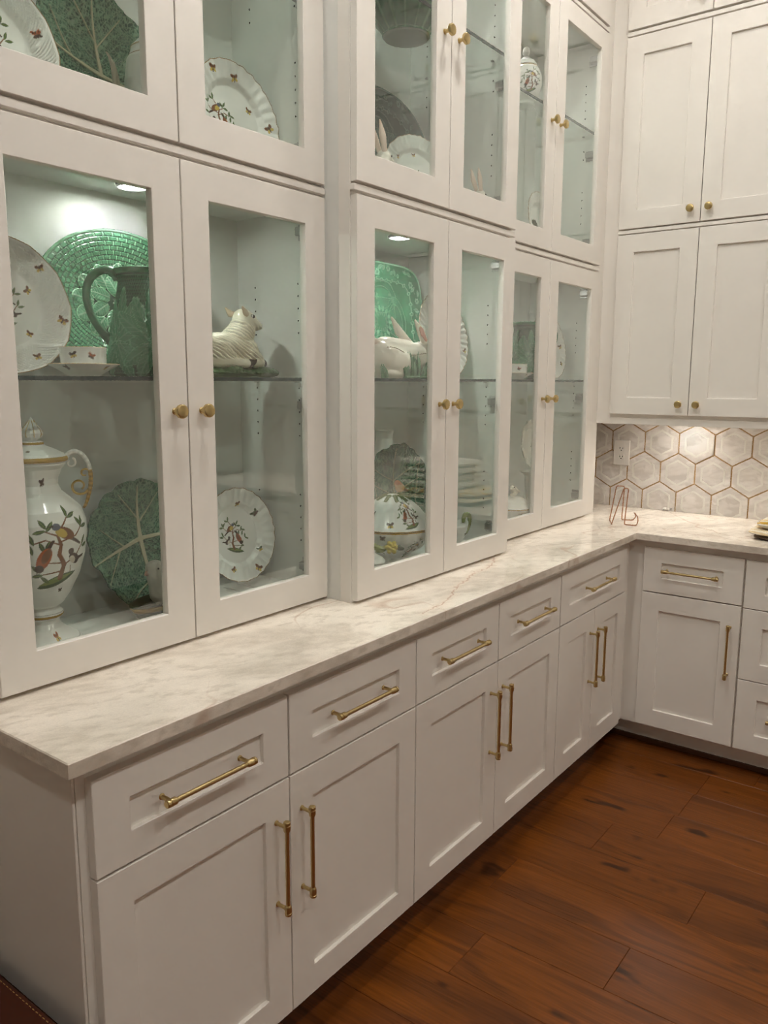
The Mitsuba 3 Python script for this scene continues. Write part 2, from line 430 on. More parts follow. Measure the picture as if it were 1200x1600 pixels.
# ---------------------------------------------------------------- cabinetry
def frame_of(side, face):
    """Transform of (u, v, w) with w = 0 at the plane of the door backs."""
    return (LEFT, (face, 0, 0)) if side == 'left' else (BACK, (0, face, 0))

def bar_handle(L=.215):
    """Along u, standing off +w from 0; centre at the origin."""
    h = L / 2
    bar = tube([(-h + .004, 0, .031), (h - .004, 0, .031)], .0047, 12, curved=False)
    out = [bar]
    for s in (-1, 1):
        prof = [(0, 0), (.0062, 0), (.0075, .0015), (.0078, .006), (.0066, .0068), (.0066, .0082), (.0078, .009), (.0074, .02), (.0055, .0235), (.0047, .024)]
        m, _, _ = lathe(prof, 16)
        m = xf(m, [[0, 0, -s], [1, 0, 0], [0, -s, 0]], (s * h, 0, .031))
        post, _, _ = lathe([(.0062, 0), (.0062, .0015), (.0042, .003), (.0042, .031)], 12)
        out += [m, xf(post, np.eye(3), (s * (h - .014), 0, 0))]
    return cat_(out)

def knob_mesh():
    prof = [(.0075, 0), (.0075, .0015), (.0052, .003), (.0048, .014), (.0075, .017), (.0135, .0185), (.0152, .0205), (.0153, .0262), (.0148, .0275), (.0138, .028), (.0138, .0285), (.0125, .0295), (.006, .0302), (0, .0303)]
    return lathe(prof, 24)[0]

KNOB, HANDLE = knob_mesh(), bar_handle()
HANDLE_V = xf(HANDLE, [[0, 1, 0], [1, 0, 0], [0, 0, 1]][::1])
HANDLE_V = trimesh.Trimesh(HANDLE_V.vertices * [-1, 1, 1], HANDLE_V.faces, process=False)
for h in (HANDLE, HANDLE_V):
    pass
DT = .02

def put_hw(parent, name, mesh, side, face, u, v, bsdf='brass'):
    M, t = frame_of(side, face)
    part(parent, name, xf(xf(mesh, np.eye(3), (u, v, DT)), M, t), bsdf, smooth=35)

def door(parent, side, face, u0, u1, v0, v1, stile, rail, knob=None, handle=None, glass=False, name='door', hinge=None):
    g = .0015
    u0, u1, v0, v1 = u0 + g, u1 - g, v0, v1
    M, t = frame_of(side, face)
    a, b, c, d = u0 + stile, u1 - stile, v0 + rail, v1 - rail
    fr = extrude(rect(u0, u1, v0, v1, [(a, b, c, d)]), 0.0005, DT, .0012)
    k = part(parent, name, xf(fr, M, t), 'paint')
    if glass:
        q = trimesh.Trimesh([(a - .006, c - .006, .007), (b + .006, c - .006, .007), (b + .006, d + .006, .007), (a - .006, d + .006, .007)], [[0, 1, 2], [0, 2, 3]], process=False)
        part(k, 'glass_pane', xf(q, M, t), 'pane', label='clear glass pane')
    else:
        part(k, 'panel', xf(box(a - .001, b + .001, c - .001, d + .001, .002, DT - .0095), M, t), 'paint')
    if knob: put_hw(k, 'knob', KNOB, side, face, *knob)
    if handle:
        put_hw(k, 'bar_handle', HANDLE if handle[2] == 'h' else HANDLE_V, side, face, handle[0], handle[1])
    if hinge:
        hu, hs, zs = hinge
        for z in zs:
            cup, _, _ = lathe([(0, 0), (.0165, 0), (.0175, -.004), (.0175, -.012), (0, -.012)], 16)
            arm = box(min(0, hs * .02), max(0, hs * .02), -.011, .011, -.05, -.004, .002)
            scr = [box(hs * .012 - .004, hs * .012 + .004, -.0085 + 11e-3 * i, -.0025 + 11e-3 * i, -.03, -.0015, .001) for i in (0, 1)]
            part(k, 'hinge', xf(xf(cat_([arm] + scr + [box(hs * .021 - .002, hs * .021 + .002, -.02, .02, -.055, -.02, .0008)]), np.eye(3), (hu, z, -.001)), M, t), 'chrome')
    return k

def base_unit(label, side, u0, u1, drawers, doors, depth, face, group='white base cabinets under the worktop', toe=True):
    """face: plane of the door backs. drawers: (u0, u1, v0, v1); doors: (u0, u1, v0, v1, handle u)."""
    t = thing('base_cabinet', label, 'cabinet', group)
    M, o = frame_of(side, face)
    body = box(u0, u1, .105, .8865, -depth, 0)
    part(t, 'carcass', xf(body, M, o), 'paint')
    part(t, 'toe_kick', xf(box(u0, u1, .001, .105, -depth, -.076), M, o), 'paint')
    for d in drawers:
        k = door(t, side, face, *d, .072, .058 if d[3] - d[2] < .22 else .068, name='drawer', handle=((d[0] + d[1]) / 2, (d[2] + d[3]) / 2 + .004, 'h'))
    for d in doors:
        door(t, side, face, *d[:4], .071, .071, handle=(d[4], .4935, 'v'))
    return t

ZD0, ZD1, ZO0, ZO1 = .6775, .8555, .114, .6725
B = [.0512, .5155, .9846, 1.4143, 1.8414, 2.146, 2.4516]
FX = .60
base_unit('wide white base cabinet at the near open end, two drawers over two doors', 'left', .036, B[2] + .001,
          [(B[0], B[1] - .001, ZD0, ZD1), (B[1] + .001, B[2] - .001, ZD0, ZD1)], [(B[0], B[1], ZO0, ZO1, B[1] - .042), (B[1], B[2], ZO0, ZO1, B[1] + .036)], .595, FX)
base_unit('middle white base cabinet of the long run, two drawers over two doors', 'left', B[2] + .001, B[4] + .001,
          [(B[2], B[3] - .001, ZD0, ZD1), (B[3] + .001, B[4] - .001, ZD0, ZD1)], [(B[2] + .001, B[3], ZO0, ZO1, B[3] - .040), (B[3], B[4], ZO0, ZO1, B[3] + .032)], .595, FX)
base_unit('white long-run base cabinet nearest the corner, one drawer over two narrow doors', 'left', B[4] + .001, B[6],
          [(B[4] + .002, B[6], ZD0, ZD1)], [(B[4] + .002, B[5], ZO0, ZO1, B[5] - .038), (B[5], B[6], ZO0, ZO1, B[5] + .034)], .595, FX)
YB = 2.5237
base_unit('white base cabinet on the back wall right of the corner, one drawer over one door', 'back', .667, 1.0485,
          [(.667, 1.0465, ZD0, ZD1)], [(.667, 1.0465, ZO0, ZO1, 1.0115)], .575, YB)
base_unit('white base cabinet of three stacked drawers at the right edge of the back run', 'back', 1.0485, 1.50,
          [(1.051, 1.498, ZD0 - .006, ZD1 - .002), (1.051, 1.498, .394, ZD0 - .0095), (1.051, 1.498, ZO0, .3905)], [], .575, YB)
base_unit('white base cabinet beyond the right edge of the photo on the back wall', 'back', 1.50, 2.75,
          [(1.502, 2.125, ZD0, ZD1), (2.125, 2.748, ZD0, ZD1)], [(1.502, 2.125, ZO0, ZO1, 2.085), (2.125, 2.748, ZO0, ZO1, 2.165)], .575, YB)
cf = extrude(sg.Polygon([(.55, 2.4516), (.60, 2.4516), (.60, YB), (.667, YB), (.667, 2.58), (.55, 2.58)]), .0, .7815, 0.0)
single('corner_filler', xf(cf, np.eye(3), (0, 0, .105)), 'paint', 'white vertical filler post in the inner corner between the two base runs', 'filler panel')
single('trim_2', cat_([box(.525, 2.75, 2.588, 2.5995, 0, .022, .003), box(.512, .5238, .04, 2.60, 0, .022, .003)]), 'dark_wood', kind='structure')
single('trim_3', box(.5245, .667, 2.60, 2.62, .001, .105), 'paint', kind='structure')

# end panel of the open side
single('end_panel', box(.002, .598, .030, .0355, .0, .8865, .0008), 'paint', 'plain white end panel closing the near side of the base run', 'panel')

# worktop
ct = extrude(sg.Polygon([(.001, 0), (.6441, 0), (.6441, 2.4736), (2.76, 2.4736), (2.76, YW), (.001, YW)]), .8875, .914, .002)
single('worktop', ct, 'stone', 'polished beige and grey stone worktop running into the corner in an L', 'worktop')

# --- tall wall of glazed cabinets
def carcass(u0, u1, v0, v1, depth, side, face, floor_z=None, ceil_z=None):
    M, o = frame_of(side, face)
    th = .018
    fz, cz = floor_z or v0 + th, ceil_z or v1 - th
    g = [box(u0, u1, v0, v1, -depth, -depth + .01), box(u0, u0 + th, v0, v1, -depth + .01, -.019), box(u1 - th, u1, v0, v1, -depth + .01, -.019),
         box(u0 + th, u1 - th, v0, fz, -depth + .01, -.019), box(u0 + th, u1 - th, cz, v1, -depth + .01, -.019)]
    return [xf(m, M, o) for m in g]

def puck(parent, x, y, z, power, r=.032, label='round puck lamp'):
    ring, _, _ = lathe([(r, -.007), (r + .004, -.0065), (r + .006, -.003), (r + .006, 0), (r, 0)], 24)
    k = part(parent, 'puck_lamp', xf(ring, np.eye(3), (x, y, z)), 'chrome', smooth=30, label=label)
    disc = trimesh.creation.cylinder(radius=r, height=.004, sections=24)
    part(k, 'lens', xf(disc, np.eye(3), (x, y, z - .0025)), 'plastic', emitter={'type': 'area', 'radiance': rgb(*power)})

def glazed(label, u0, u1, v0, v1, face, d, vz, shelves, fz, cz, knob_z, hinges, pucks=(), pin_rows=()):
    """d: (left edge, meeting line, right edge) of the doors; vz: their bottom and top."""
    t = thing('display_cabinet', label, 'cabinet', 'glazed white display cabinets above the worktop')
    for m, n in zip(carcass(u0, u1, v0, v1, face - .002, 'left', face, fz, cz), ('back_panel', 'side_panel', 'side_panel', 'bottom_panel', 'top_panel')):
        part(t, n, m, 'interior')
    fr = extrude(rect(u0, u1, v0, v1, [(u0 + .028, u1 - .028, fz, cz)]), -.019, 0, .001)
    part(t, 'face_frame', xf(fr, LEFT, (face, 0, 0)), 'paint')
    for k, (a, b) in enumerate(((d[0], d[1]), (d[1], d[2]))):
        door(t, 'left', face, a, b, vz[0], vz[1], .0735, .0725, glass=True, knob=((d[1] - .037, d[1] + .037)[k], knob_z),
             hinge=((a + .04, -1, hinges) if k == 0 else (b - .04, 1, hinges)))
    for z0_ in ([1.9715] if v1 < 2 else [2.9105]):
        part(t, 'rail_moulding', box(face + .0004, face + .0165, d[0] - .004, d[2] + .004, z0_, z0_ + .0155, .0012), 'paint')
    for z in shelves:
        a, b, x0, x1 = u0 + .0195, u1 - .0195, .018, face - .024
        q = trimesh.Trimesh([(x0, a, z + .004), (x1, a, z + .004), (x1, b, z + .004), (x0, b, z + .004)], [[0, 1, 2], [0, 2, 3]], process=False)
        s = part(t, 'glass_shelf', q, 'shelf_glass', label='clear glass shelf')
        part(s, 'edge', cat_([box(x1, x1 + .003, a, b, z - .004, z + .0045)]), 'glass_edge', label='dark green polished glass edge')
        for yy in (a, b):
            s_ = 1 if yy == a else -1
            for x in (.085, face - .068):
                part(t, 'shelf_pin', cat_([xf(lathe([(0, -.003), (.0055, -.003), (.0055, .0)], 10)[0], np.eye(3), (x, yy + s_ * .006, z - .0055)), box(x - .004, x + .004, min(yy, yy + s_ * .011), max(yy, yy + s_ * .011), z - .0085, z - .0045)]), 'chrome')
    hole = []
    for z in pin_rows:
        for x in (.080, face - .067):
            for yy, s_ in ((u0 + .018, 1), (u1 - .018, -1)):
                c = trimesh.creation.cylinder(radius=.0026, height=.0008, sections=8)
                hole.append(xf(c, [[1, 0, 0], [0, 0, 1], [0, -1, 0]], (x, yy, z)))
    if hole: part(t, 'pin_holes', cat_(hole), 'dark', kind='stuff', label='rows of dark shelf pin holes')
    for (x, y, pw) in pucks: puck(t, x, y, cz, pw)
    return t

U0, U1, V0, V1 = .922, 1.9626, 1.9941, 2.9022
ROWS = [1.63 + .0317 * i for i in range(5)] + [1.485 - .0317 * i for i in range(5)] + [1.07 + .0317 * i for i in range(5)]
ROWS_U = [2.17 + .0317 * i for i in range(5)] + [2.59 + .0317 * i for i in range(5)] + [2.46 - .0317 * i for i in range(2)]
P = np.array(PUCK)
XA, XB = .3070, .4065
Ay, By, Cy = (.0609, .5193, .978), (.982, 1.4043, 1.809), (1.8115, 2.2772, 2.7445)
glazed('lower glazed display cabinet at the near end, green platter and lamb on its shelf', .050, .984, .9145, 1.978, XA, Ay, (U0, U1), [1.508], .945, 1.94, 1.439, (1.883, 1.441, 1.005), [(.135, .54, P)], ROWS)
glazed('upper glazed display cabinet at the near end, above the one with the lamb', .050, .984, 1.978, 2.917, XA, Ay, (V0, V1), [2.524], 2.010, 2.88, 2.453, (2.808, 2.438, 2.085), [(.135, .54, P * .35)], ROWS_U)
glazed('lower glazed display cabinet standing proud in the middle, white rabbit tureen on its shelf', .985, 1.806, .9145, 1.978, XB, By, (U0, U1), [1.508], .945, 1.94, 1.438, (1.883, 1.437, 1.007), [(.24, 1.42, P)], ROWS)
glazed('upper glazed display cabinet standing proud in the middle, above the rabbit tureen', .985, 1.806, 1.978, 2.917, XB, By, (V0, V1), [2.524], 2.010, 2.88, 2.453, (2.808, 2.438, 2.085), [(.24, 1.42, P * .55)], ROWS_U)
glazed('lower glazed display cabinet nearest the corner, green jug on its shelf', 1.8085, 2.745, .9145, 1.978, XA, Cy, (U0, U1), [1.508], .945, 1.94, 1.439, (1.879, 1.435, 1.008), [(.135, 2.30, P * .4)], ROWS)
glazed('upper glazed display cabinet nearest the corner, covered pot on its glass shelf', 1.8085, 2.745, 1.978, 2.917, XA, Cy, (V0, V1), [2.524], 2.010, 2.88, 2.453, (2.808, 2.438, 2.085), [(.135, 2.27, P * .55)], ROWS_U)
# front edge strip on the near side of the proud cabinet
single('trim_4', box(.368, XB - .0004, .9818, .985, .9145, CEIL - .02, .0008), 'paint', kind='structure')
single('trim_5', box(.3072, .3145, .978, .985, .9145, CEIL - .02, .002), 'paint', kind='structure')

def solid_upper(name_label, side, u0, u1, v0, v1, depth, face, doors, vz, knobs, group, stile=.073):
    t = thing('wall_cabinet', name_label, 'cabinet', group)
    M, o = frame_of(side, face)
    part(t, 'carcass', xf(box(u0, u1, v0, v1, -depth, 0), M, o), 'paint')
    for k, (a, b) in enumerate(doors):
        door(t, side, face, a, b, vz[0], vz[1], stile, stile, knob=knobs[k] if knobs else None)
    return t

for y0, y1, face, d, w in ((.050, .984, XA, Ay, 'near'), (.985, 1.806, XB, By, 'middle, proud'), (1.8085, 2.745, XA, Cy, 'corner')):
    solid_upper(f'solid white door pair at the ceiling above the {w} glazed cabinet', 'left', y0, y1, 2.917, 3.40, face - .002, face, [(d[0], d[1]), (d[1], d[2])], (2.933, 3.36), [(d[1] - .037, 3.0), (d[1] + .037, 3.0)], 'solid cabinets at the top of the left wall')
YD = 2.8306
gD = 'solid white wall cabinets on the back wall'
for k, (a, m, b) in enumerate(((.3725, .7113, 1.050), (1.053, 1.392, 1.731), (1.734, 2.073, 2.412))):
    where = ('next to the corner', 'second from the corner', 'third from the corner')[k]
    l0 = .3725 if k == 0 else a - .002
    lw = solid_upper(f'lower white wall cabinet right above the tiles, {where}', 'back', l0 - .001, b + .001, 1.352, 2.1305, .27, YD, [(a, m), (m, b)], (1.3668, 2.1183), [(m - .036, 1.413), (m + .036, 1.413)], gD)
    part(lw, 'light_rail', box(l0 - .001, b + .001, YD, YD + .019, 1.322, 1.352, .0008), 'paint')
    part(lw, 'rail_moulding', box(l0, b, YD - .0165, YD - .0004, 2.1235, 2.1375, .0012), 'paint')
    puck(lw, m - .06, 2.96, 1.352, np.array(UNDER), .03)
    up = solid_upper(f'upper white wall cabinet above the lower one, {where}', 'back', l0 - .001, b + .001, 2.1305, 2.908, .27, YD, [(a, m), (m, b)], (2.1429, 2.896), [(m - .036, 2.194), (m + .036, 2.194)], gD)
    part(up, 'rail_moulding', box(l0, b, YD - .0165, YD - .0004, 2.9025, 2.9185, .0012), 'paint')
    solid_upper(f'topmost white wall cabinet under the ceiling, {where}', 'back', l0 - .001, b + .001, 2.908, 3.40, .27, YD, [(a, m), (m, b)], (2.925, 3.36), [(m - .036, 2.99), (m + .036, 2.99)], gD)
fp = extrude(sg.Polygon([(.002, 2.7455), (.307, 2.7455), (.307, 2.84), (.002, 2.84)]), .9145, 3.40, 0.0)
single('corner_post', fp, 'paint', 'white filler strip from worktop to ceiling in the inner corner of the upper cabinets', 'filler panel')
single('corner_strip', box(.307, .3712, YD, 2.86, 1.322, 3.40, .0006), 'paint', 'narrow white filler strip left of the back wall cabinets', 'filler panel')
single('trim_6', cat_([box(.002, XA, .05, .985, 3.40, CEIL - .001), box(.002, XB, .985, 1.808, 3.40, CEIL - .001), box(.002, XA, 1.808, 2.84, 3.40, CEIL - .001), box(.307, 2.42, YD, YW, 3.40, CEIL - .001)]), 'paint', kind='structure')
# tall white cupboards across the room (seen only mirrored in the panes)
for k in range(5):
    y0 = -1.40 + .9 * k
    t = thing('tall_cabinet', 'tall white shaker cupboard on the wall across the room', 'cabinet', 'tall cupboards across the room')
    part(t, 'carcass', box(X1 - .60, X1 - .002, y0, y0 + .898, .001, 3.40), 'paint')
    RIGHT = np.array([[0, 0, -1.0], [-1, 0, 0], [0, 1, 0]])
    for a, b in ((y0 + .003, y0 + .449), (y0 + .449, y0 + .895)):
        for c, d in ((.114, .90), (.93, 2.2), (2.23, 3.3)):
            fr = extrude(rect(-b + .0015, -a - .0015, c, d, [(-b + .075, -a - .075, c + .075, d - .075)]), .0005, .02, .001)
            kk = part(t, 'door', xf(fr, RIGHT, (X1 - .60, 0, 0)), 'paint')
            part(kk, 'panel', box(X1 - .61, X1 - .602, a + .07, b - .07, c + .07, d - .07), 'paint')

# outlet, leather seat, stand
t = thing('outlet', 'white double wall socket plate on the tiles, left of the wire plate stand', 'outlet')
part(t, 'plate', xf(extrude(rect(.2905, .3690, 1.112, 1.232), .0, .0060, .0025), BACK, (0, YW - .0075, 0)), 'plastic')
for zc in (1.1525, 1.1915):
    k = part(t, 'receptacle', xf(extrude(sg.Point(.3298, zc).buffer(.0168).intersection(rect(.30, .36, zc - .0135, zc + .0135)), 0, .002, .0006), BACK, (0, YW - .0135, 0)), 'plastic')
    sl = [box(.3298 - .0075, .3298 - .0052, -.001, .001, zc - .001, zc + .007), box(.3298 + .0052, .3298 + .0075, -.001, .001, zc - .001, zc + .006), box(.3298 - .0025, .3298 + .0025, -.001, .001, zc - .0095, zc - .005)]
    part(k, 'slots', xf(cat_(sl), np.eye(3), (0, YW - .0152, 0)), 'dark')

t = thing('ottoman', 'dark brown stitched leather seat in front of the end panel, only its edge in view', 'seat')
part(t, 'cushion', box(.02, .70, -.56, .003, .06, .42, .012), 'leather', smooth=60)
st = [box(.03 + .011 * i, .036 + .011 * i, -.0135, -.012, .4195, .4208, .0003) for i in range(60)]
part(t, 'stitching', cat_(st), 'thread', kind='stuff', label='light seam stitches')
for x, y in ((.06, -.52), (.66, -.52), (.06, -.04), (.66, -.04)):
    part(t, 'leg', box(x - .02, x + .02, y - .02, y + .02, 0, .062, .003), 'dark_wood')
#--OBJECTS--
# ---------------------------------------------------------------- porcelain and glazed earthenware
SF, FL, UF = 1.5125, .945, 2.010          # shelf top, cabinet floors
US = 2.5285

def disc(rho, nr, nth, hfn, cfn, thick=.004, under=WHITE * .97):
    """Dish as a height field over r rho(th): hfn(x, q, th) height, cfn(q, x, th, h) colour."""
    th = np.arange(nth) / nth * 2 * np.pi
    R = rho(th)
    x = np.linspace(0, 1, nr) ** .9
    X, TH = np.meshgrid(x, th, indexing='ij')
    Q = np.stack([X * R * np.cos(TH), X * R * np.sin(TH)], -1).reshape(-1, 2)
    h = hfn(X.ravel(), Q, TH.ravel())
    c = np.array(cfn(Q, X.ravel(), TH.ravel(), h))
    V = np.column_stack([Q, h])
    xb = np.linspace(1, 0, 12)
    XB, TB = np.meshgrid(xb, th, indexing='ij')
    QB = np.stack([XB * R * np.cos(TB) * .995, XB * R * np.sin(TB) * .995], -1).reshape(-1, 2)
    smooth = hfn(np.round(XB.ravel(), 4), QB, TB.ravel())
    V = np.vstack([V, np.column_stack([QB, smooth - thick])])
    c = np.vstack([c, np.broadcast_to(under, (len(QB), 3))])
    rows = nr + len(xb)
    i, j = np.meshgrid(np.arange(rows - 1), np.arange(nth), indexing='ij')
    A, B_ = i * nth + j, i * nth + (j + 1) % nth
    F = np.stack([np.stack([A, A + nth, B_ + nth], -1), np.stack([A, B_ + nth, B_], -1)], 2).reshape(-1, 3)
    return trimesh.Trimesh(V, F, process=False), c

def lean(xb, yc, zs, R, tilt=.2, turn=0.0, roll=0.0):
    """Matrix, offset of a dish whose lower edge stands at (xb, yc, zs), leaning back by tilt, turned about z (positive: towards the camera)."""
    Mr = np.array([[math.cos(roll), -math.sin(roll), 0], [math.sin(roll), math.cos(roll), 0], [0, 0, 1]])
    M = np.column_stack([[0, 1, 0], [-math.sin(tilt), 0, math.cos(tilt)], [math.cos(tilt), 0, math.sin(tilt)]])
    Z = np.array([[math.cos(-turn), -math.sin(-turn), 0], [math.sin(-turn), math.cos(-turn), 0], [0, 0, 1]])
    M = Z @ M
    return M @ Mr, np.array([xb, yc, zs]) + M[:, 1] * R

def plate_h(lip=.016, well=.6):
    return lambda x: lip * smooth01((x - well) / .12) * .45 + lip * .55 * np.clip((x - well - .05) / (1 - well - .05), 0, 1)

def smooth01(t):
    t = np.clip(t, 0, 1)
    return t * t * (3 - 2 * t)

def porcelain_plate(label, R, place, deco, relief=None, lobes=0, depth=.02, group=None, nr=100, nth=500, well=.58, name='plate', gold=True):
    base = plate_h(depth, well)
    rho = (lambda t: R * (1 - .018 * np.abs(np.sin(t * lobes / 2)) ** .7)) if lobes else (lambda t: np.full_like(t, R))
    def h(x, q, th):
        v = base(x)
        if relief is not None and len(np.unique(x[:5000])) > 0 and len(x) > nth * 20: v = v + relief(x, th, R)
        return v
    def col(q, x, th, hh):
        c = paint(q, WHITE, deco)
        if gold:
            a = smooth01((x - .982) / .012)[:, None]
            c = c * (1 - a) + lin(150, 112, 66) * a
        return c
    m, c = disc(rho, nr, nth, h, col)
    M, t = lean(*place)
    return single(name, xf(m, M, t), 'glaze', label, 'plate', group, smooth=True, color=c)

def basket_relief(x, th, R):
    band = smooth01((x - .62) / .04) * smooth01((.97 - x) / .03)
    n = 90
    w = np.sin(th * n) * np.sin(x * R / .0034 * np.pi)
    out = .0022 * w * band
    for k in range(6):
        a = (th - k * np.pi / 3 - 1.1 * (x - .6) + np.pi) % (2 * np.pi) - np.pi
        s = np.exp(-(a * R / .006) ** 2) * band
        out = out * (1 - s) + .0022 * s
    return out

def fluted(n=36, amp=.0012):
    return lambda x, th, R: amp * np.cos(th * n) * smooth01((x - .66) / .15)

R1 = .141
porcelain_plate('white basket-weave rim plate with butterflies leaning at left behind the cup and saucer', R1, (.170, .2111, SF, R1, .2),
                bird_motif(-.005, 0, .052) + butterfly(.087, .078, .010, .3) + butterfly(.118, -.028, .011, -.6) + butterfly(.062, .035, .009, .9) + butterfly(.05, -.055, .008, -.5) + butterfly(.01, .11, .01, 0) + butterfly(.05, -.105, .009, .2),
                basket_relief, 12, .022, nr=130, nth=620)
R2 = .129
porcelain_plate('white bird-painted dinner plate at the bottom right of the nearest cabinet', R2, (.150, .829, FL + .019, R2, .18),
                bird_motif(-.006, .0, .05, -1) + butterfly(-.075, .085, .012, -.2) + butterfly(.015, .083, .008, .2) + butterfly(.072, .052, .011, .9, GREEN, DKBROWN) + butterfly(.072, -.05, .008, .3, GREEN, YEL) + butterfly(.05, -.1, .012, -.5) + butterfly(-.035, -.09, .009, .4), fluted(30), 24)
R3 = .137
porcelain_plate('white bird-painted plate showing its upper right half in the upper near cabinet', R3, (.19, .826, UF, R3, .2),
                bird_motif(-.045, -.01, .055, -1) + butterfly(.012, .098, .012, .2) + butterfly(.055, .032, .01, -.4) + butterfly(.108, -.005, .013, .7) + butterfly(-.06, .1, .012, .1), fluted(30), 24)
R4 = .14
porcelain_plate('white rimmed plate at the left edge of the upper near cabinet', R4, (.16, .2254, UF, R4, .2),
                bird_motif(-.01, .01, .062) + butterfly(.1, .035, .011, .4, RUST, DKBROWN) + butterfly(.03, .105, .011, 0) + butterfly(.1, -.05, .01, .4), basket_relief, 12, .022)
R5 = .142
porcelain_plate('white fluted plate standing behind the white rabbit tureen', R5, (.275, 1.6375, SF, R5, .2),
                bird_motif(.03, .01, .05) + butterfly(-.045, .055, .009, .3) + butterfly(.04, .11, .01, -.3) + butterfly(.115, -.05, .01, .5), fluted(40, .0018), 18)
R6 = .146
porcelain_plate('white butterfly plate behind the green jug in the lower corner cabinet', R6, (.215, 2.548, SF, R6, .2),
                bird_motif(0, 0, .05) + butterfly(.108, -.005, .012, .3) + butterfly(.09, -.08, .01, .9) + butterfly(-.09, .07, .011, .4), fluted(40), 18, nr=70, nth=360)
R7 = .128
porcelain_plate('white bird plate on the floor of the upper corner cabinet', R7, (.2, 2.469, UF, R7, .2),
                bird_motif(.02, -.03, .045) + butterfly(-.06, .05, .008, .3) + butterfly(.05, .085, .009, .2) + butterfly(-.085, .0, .008, .2), fluted(40), 18, nr=70, nth=360)
R8 = .122
porcelain_plate('white gilt-edged plate facing left beside the rabbit figurine in the upper middle cabinet', R8, (.27, 1.485, UF, R8, .25, .42),
                bird_motif(.0, -.02, .038) + butterfly(-.06, .05, .007, .3) + butterfly(.0, .065, .007, .1) + butterfly(.075, .02, .008, .2), fluted(40), 18, nr=80, nth=360)
R9 = .125
porcelain_plate('plain white plate behind the gilt-edged one in the upper middle cabinet', R9, (.24, 1.640, UF, R9, .22), [], fluted(40), 18, nr=50, nth=240)

# wire stands under the two plates that stand clear of the floor
t = thing('plate_stand', 'clear acrylic stand under the bird plate at the bottom of the nearest cabinet', 'plate stand')
part(t, 'rest', box(.10, .20, .80, .806, FL, FL + .022, .001), 'acrylic'); part(t, 'rest', box(.10, .20, .852, .858, FL, FL + .022, .001), 'acrylic')

# ---- green majolica
G_D, G_M, G_L, G_P = lin(22, 52, 38), lin(66, 114, 86), lin(124, 176, 142), lin(176, 206, 182)
T_D, T_M, T_V, RIB = lin(22, 62, 50), lin(44, 96, 74), lin(128, 164, 138), lin(200, 194, 168)

def leaf_field(q, leaves):
    """Height 0..1 and vein value of a set of leaves (cx, cy, length, width, angle), the later ones on top."""
    H, Vn, E = np.zeros(len(q)), np.zeros(len(q)), np.zeros(len(q))
    for cx, cy, L, Wd, a in leaves:
        d = q - (cx, cy)
        u, v = (d[:, 0] * math.cos(a) + d[:, 1] * math.sin(a)) / L, (-d[:, 0] * math.sin(a) + d[:, 1] * math.cos(a)) / Wd
        e = 1 - u * u * np.where(u > 0, 1, .85) - np.abs(v) ** 1.8
        i = (np.abs(u) < 1) & (e > 0)
        H[i] = .45 + .55 * np.minimum(1, e[i] * 2.2)
        s = np.abs(((u * 3.6 - np.abs(v) * 1.6) % 1) - .5) * 2
        Vn[i] = np.maximum(smooth01((.16 - np.abs(v)) / .12), smooth01((s - .72) / .2) * .8)[i]
        E[i] = smooth01((.2 - e) / .2)[i]
    return H, Vn, E

# oval basket platter
AX, BZ = .232, .1705
ring_leaves = []
for k in range(13):
    a = 2 * np.pi * k / 13 + .1
    ring_leaves.append((.094 * math.cos(a) * 1.1, .070 * math.sin(a), .0285, .0205, a))
for k in range(8):
    a = 2 * np.pi * k / 8 + .3
    ring_leaves.append((.056 * math.cos(a) * 1.1, .044 * math.sin(a), .025, .0175, a + .25))
def platter_fields(q, x, th):
    x = np.hypot(q[:, 0] / AX, q[:, 1] / BZ); th = np.arctan2(q[:, 1] / BZ, q[:, 0] / AX)
    k = np.floor((x - .5) / .058)
    fr = (x - .5) / .058 - k
    s = th * 52 / (2 * np.pi) + .5 * (k % 2)
    fs = s - np.floor(s)
    brick = smooth01((np.minimum(fr, 1 - fr) - .06) / .12) * smooth01(np.minimum(fs - .24, 1 - fs) / .08)
    bars = smooth01((.06 - np.minimum(np.abs(fs - .07), np.abs(fs - .17))) / .04) * smooth01(np.minimum(fr, 1 - fr) / .1)
    on = (x > .5) & (x < .958)
    H, Vn, E = leaf_field(q, ring_leaves)
    berry = np.zeros(len(q)); bc = np.hypot(q[:, 0] / 1.1, q[:, 1]) < .021
    g = q / .0066
    bu = np.hypot((g[:, 0] + .5 * (np.floor(g[:, 1]) % 2)) % 1 - .5, g[:, 1] % 1 - .5)
    berry[bc] = smooth01((.5 - bu[bc]) / .35)
    leaf = (H > 0) | bc
    return x, brick * on * ~leaf, bars * on * ~leaf, np.where(bc, 0, H), np.where(bc, 0, Vn), np.where(bc, 0, E), berry, smooth01((x - .955) / .02)
def platter_h(x, q, th):
    X, br, ba, H, Vn, E, be, rim = platter_fields(q, x, th)
    base = .024 * smooth01((X - .45) / .5)
    return base + .0011 * br + .001 * ba + .0032 * H + .0008 * Vn + .0045 * be + .003 * rim
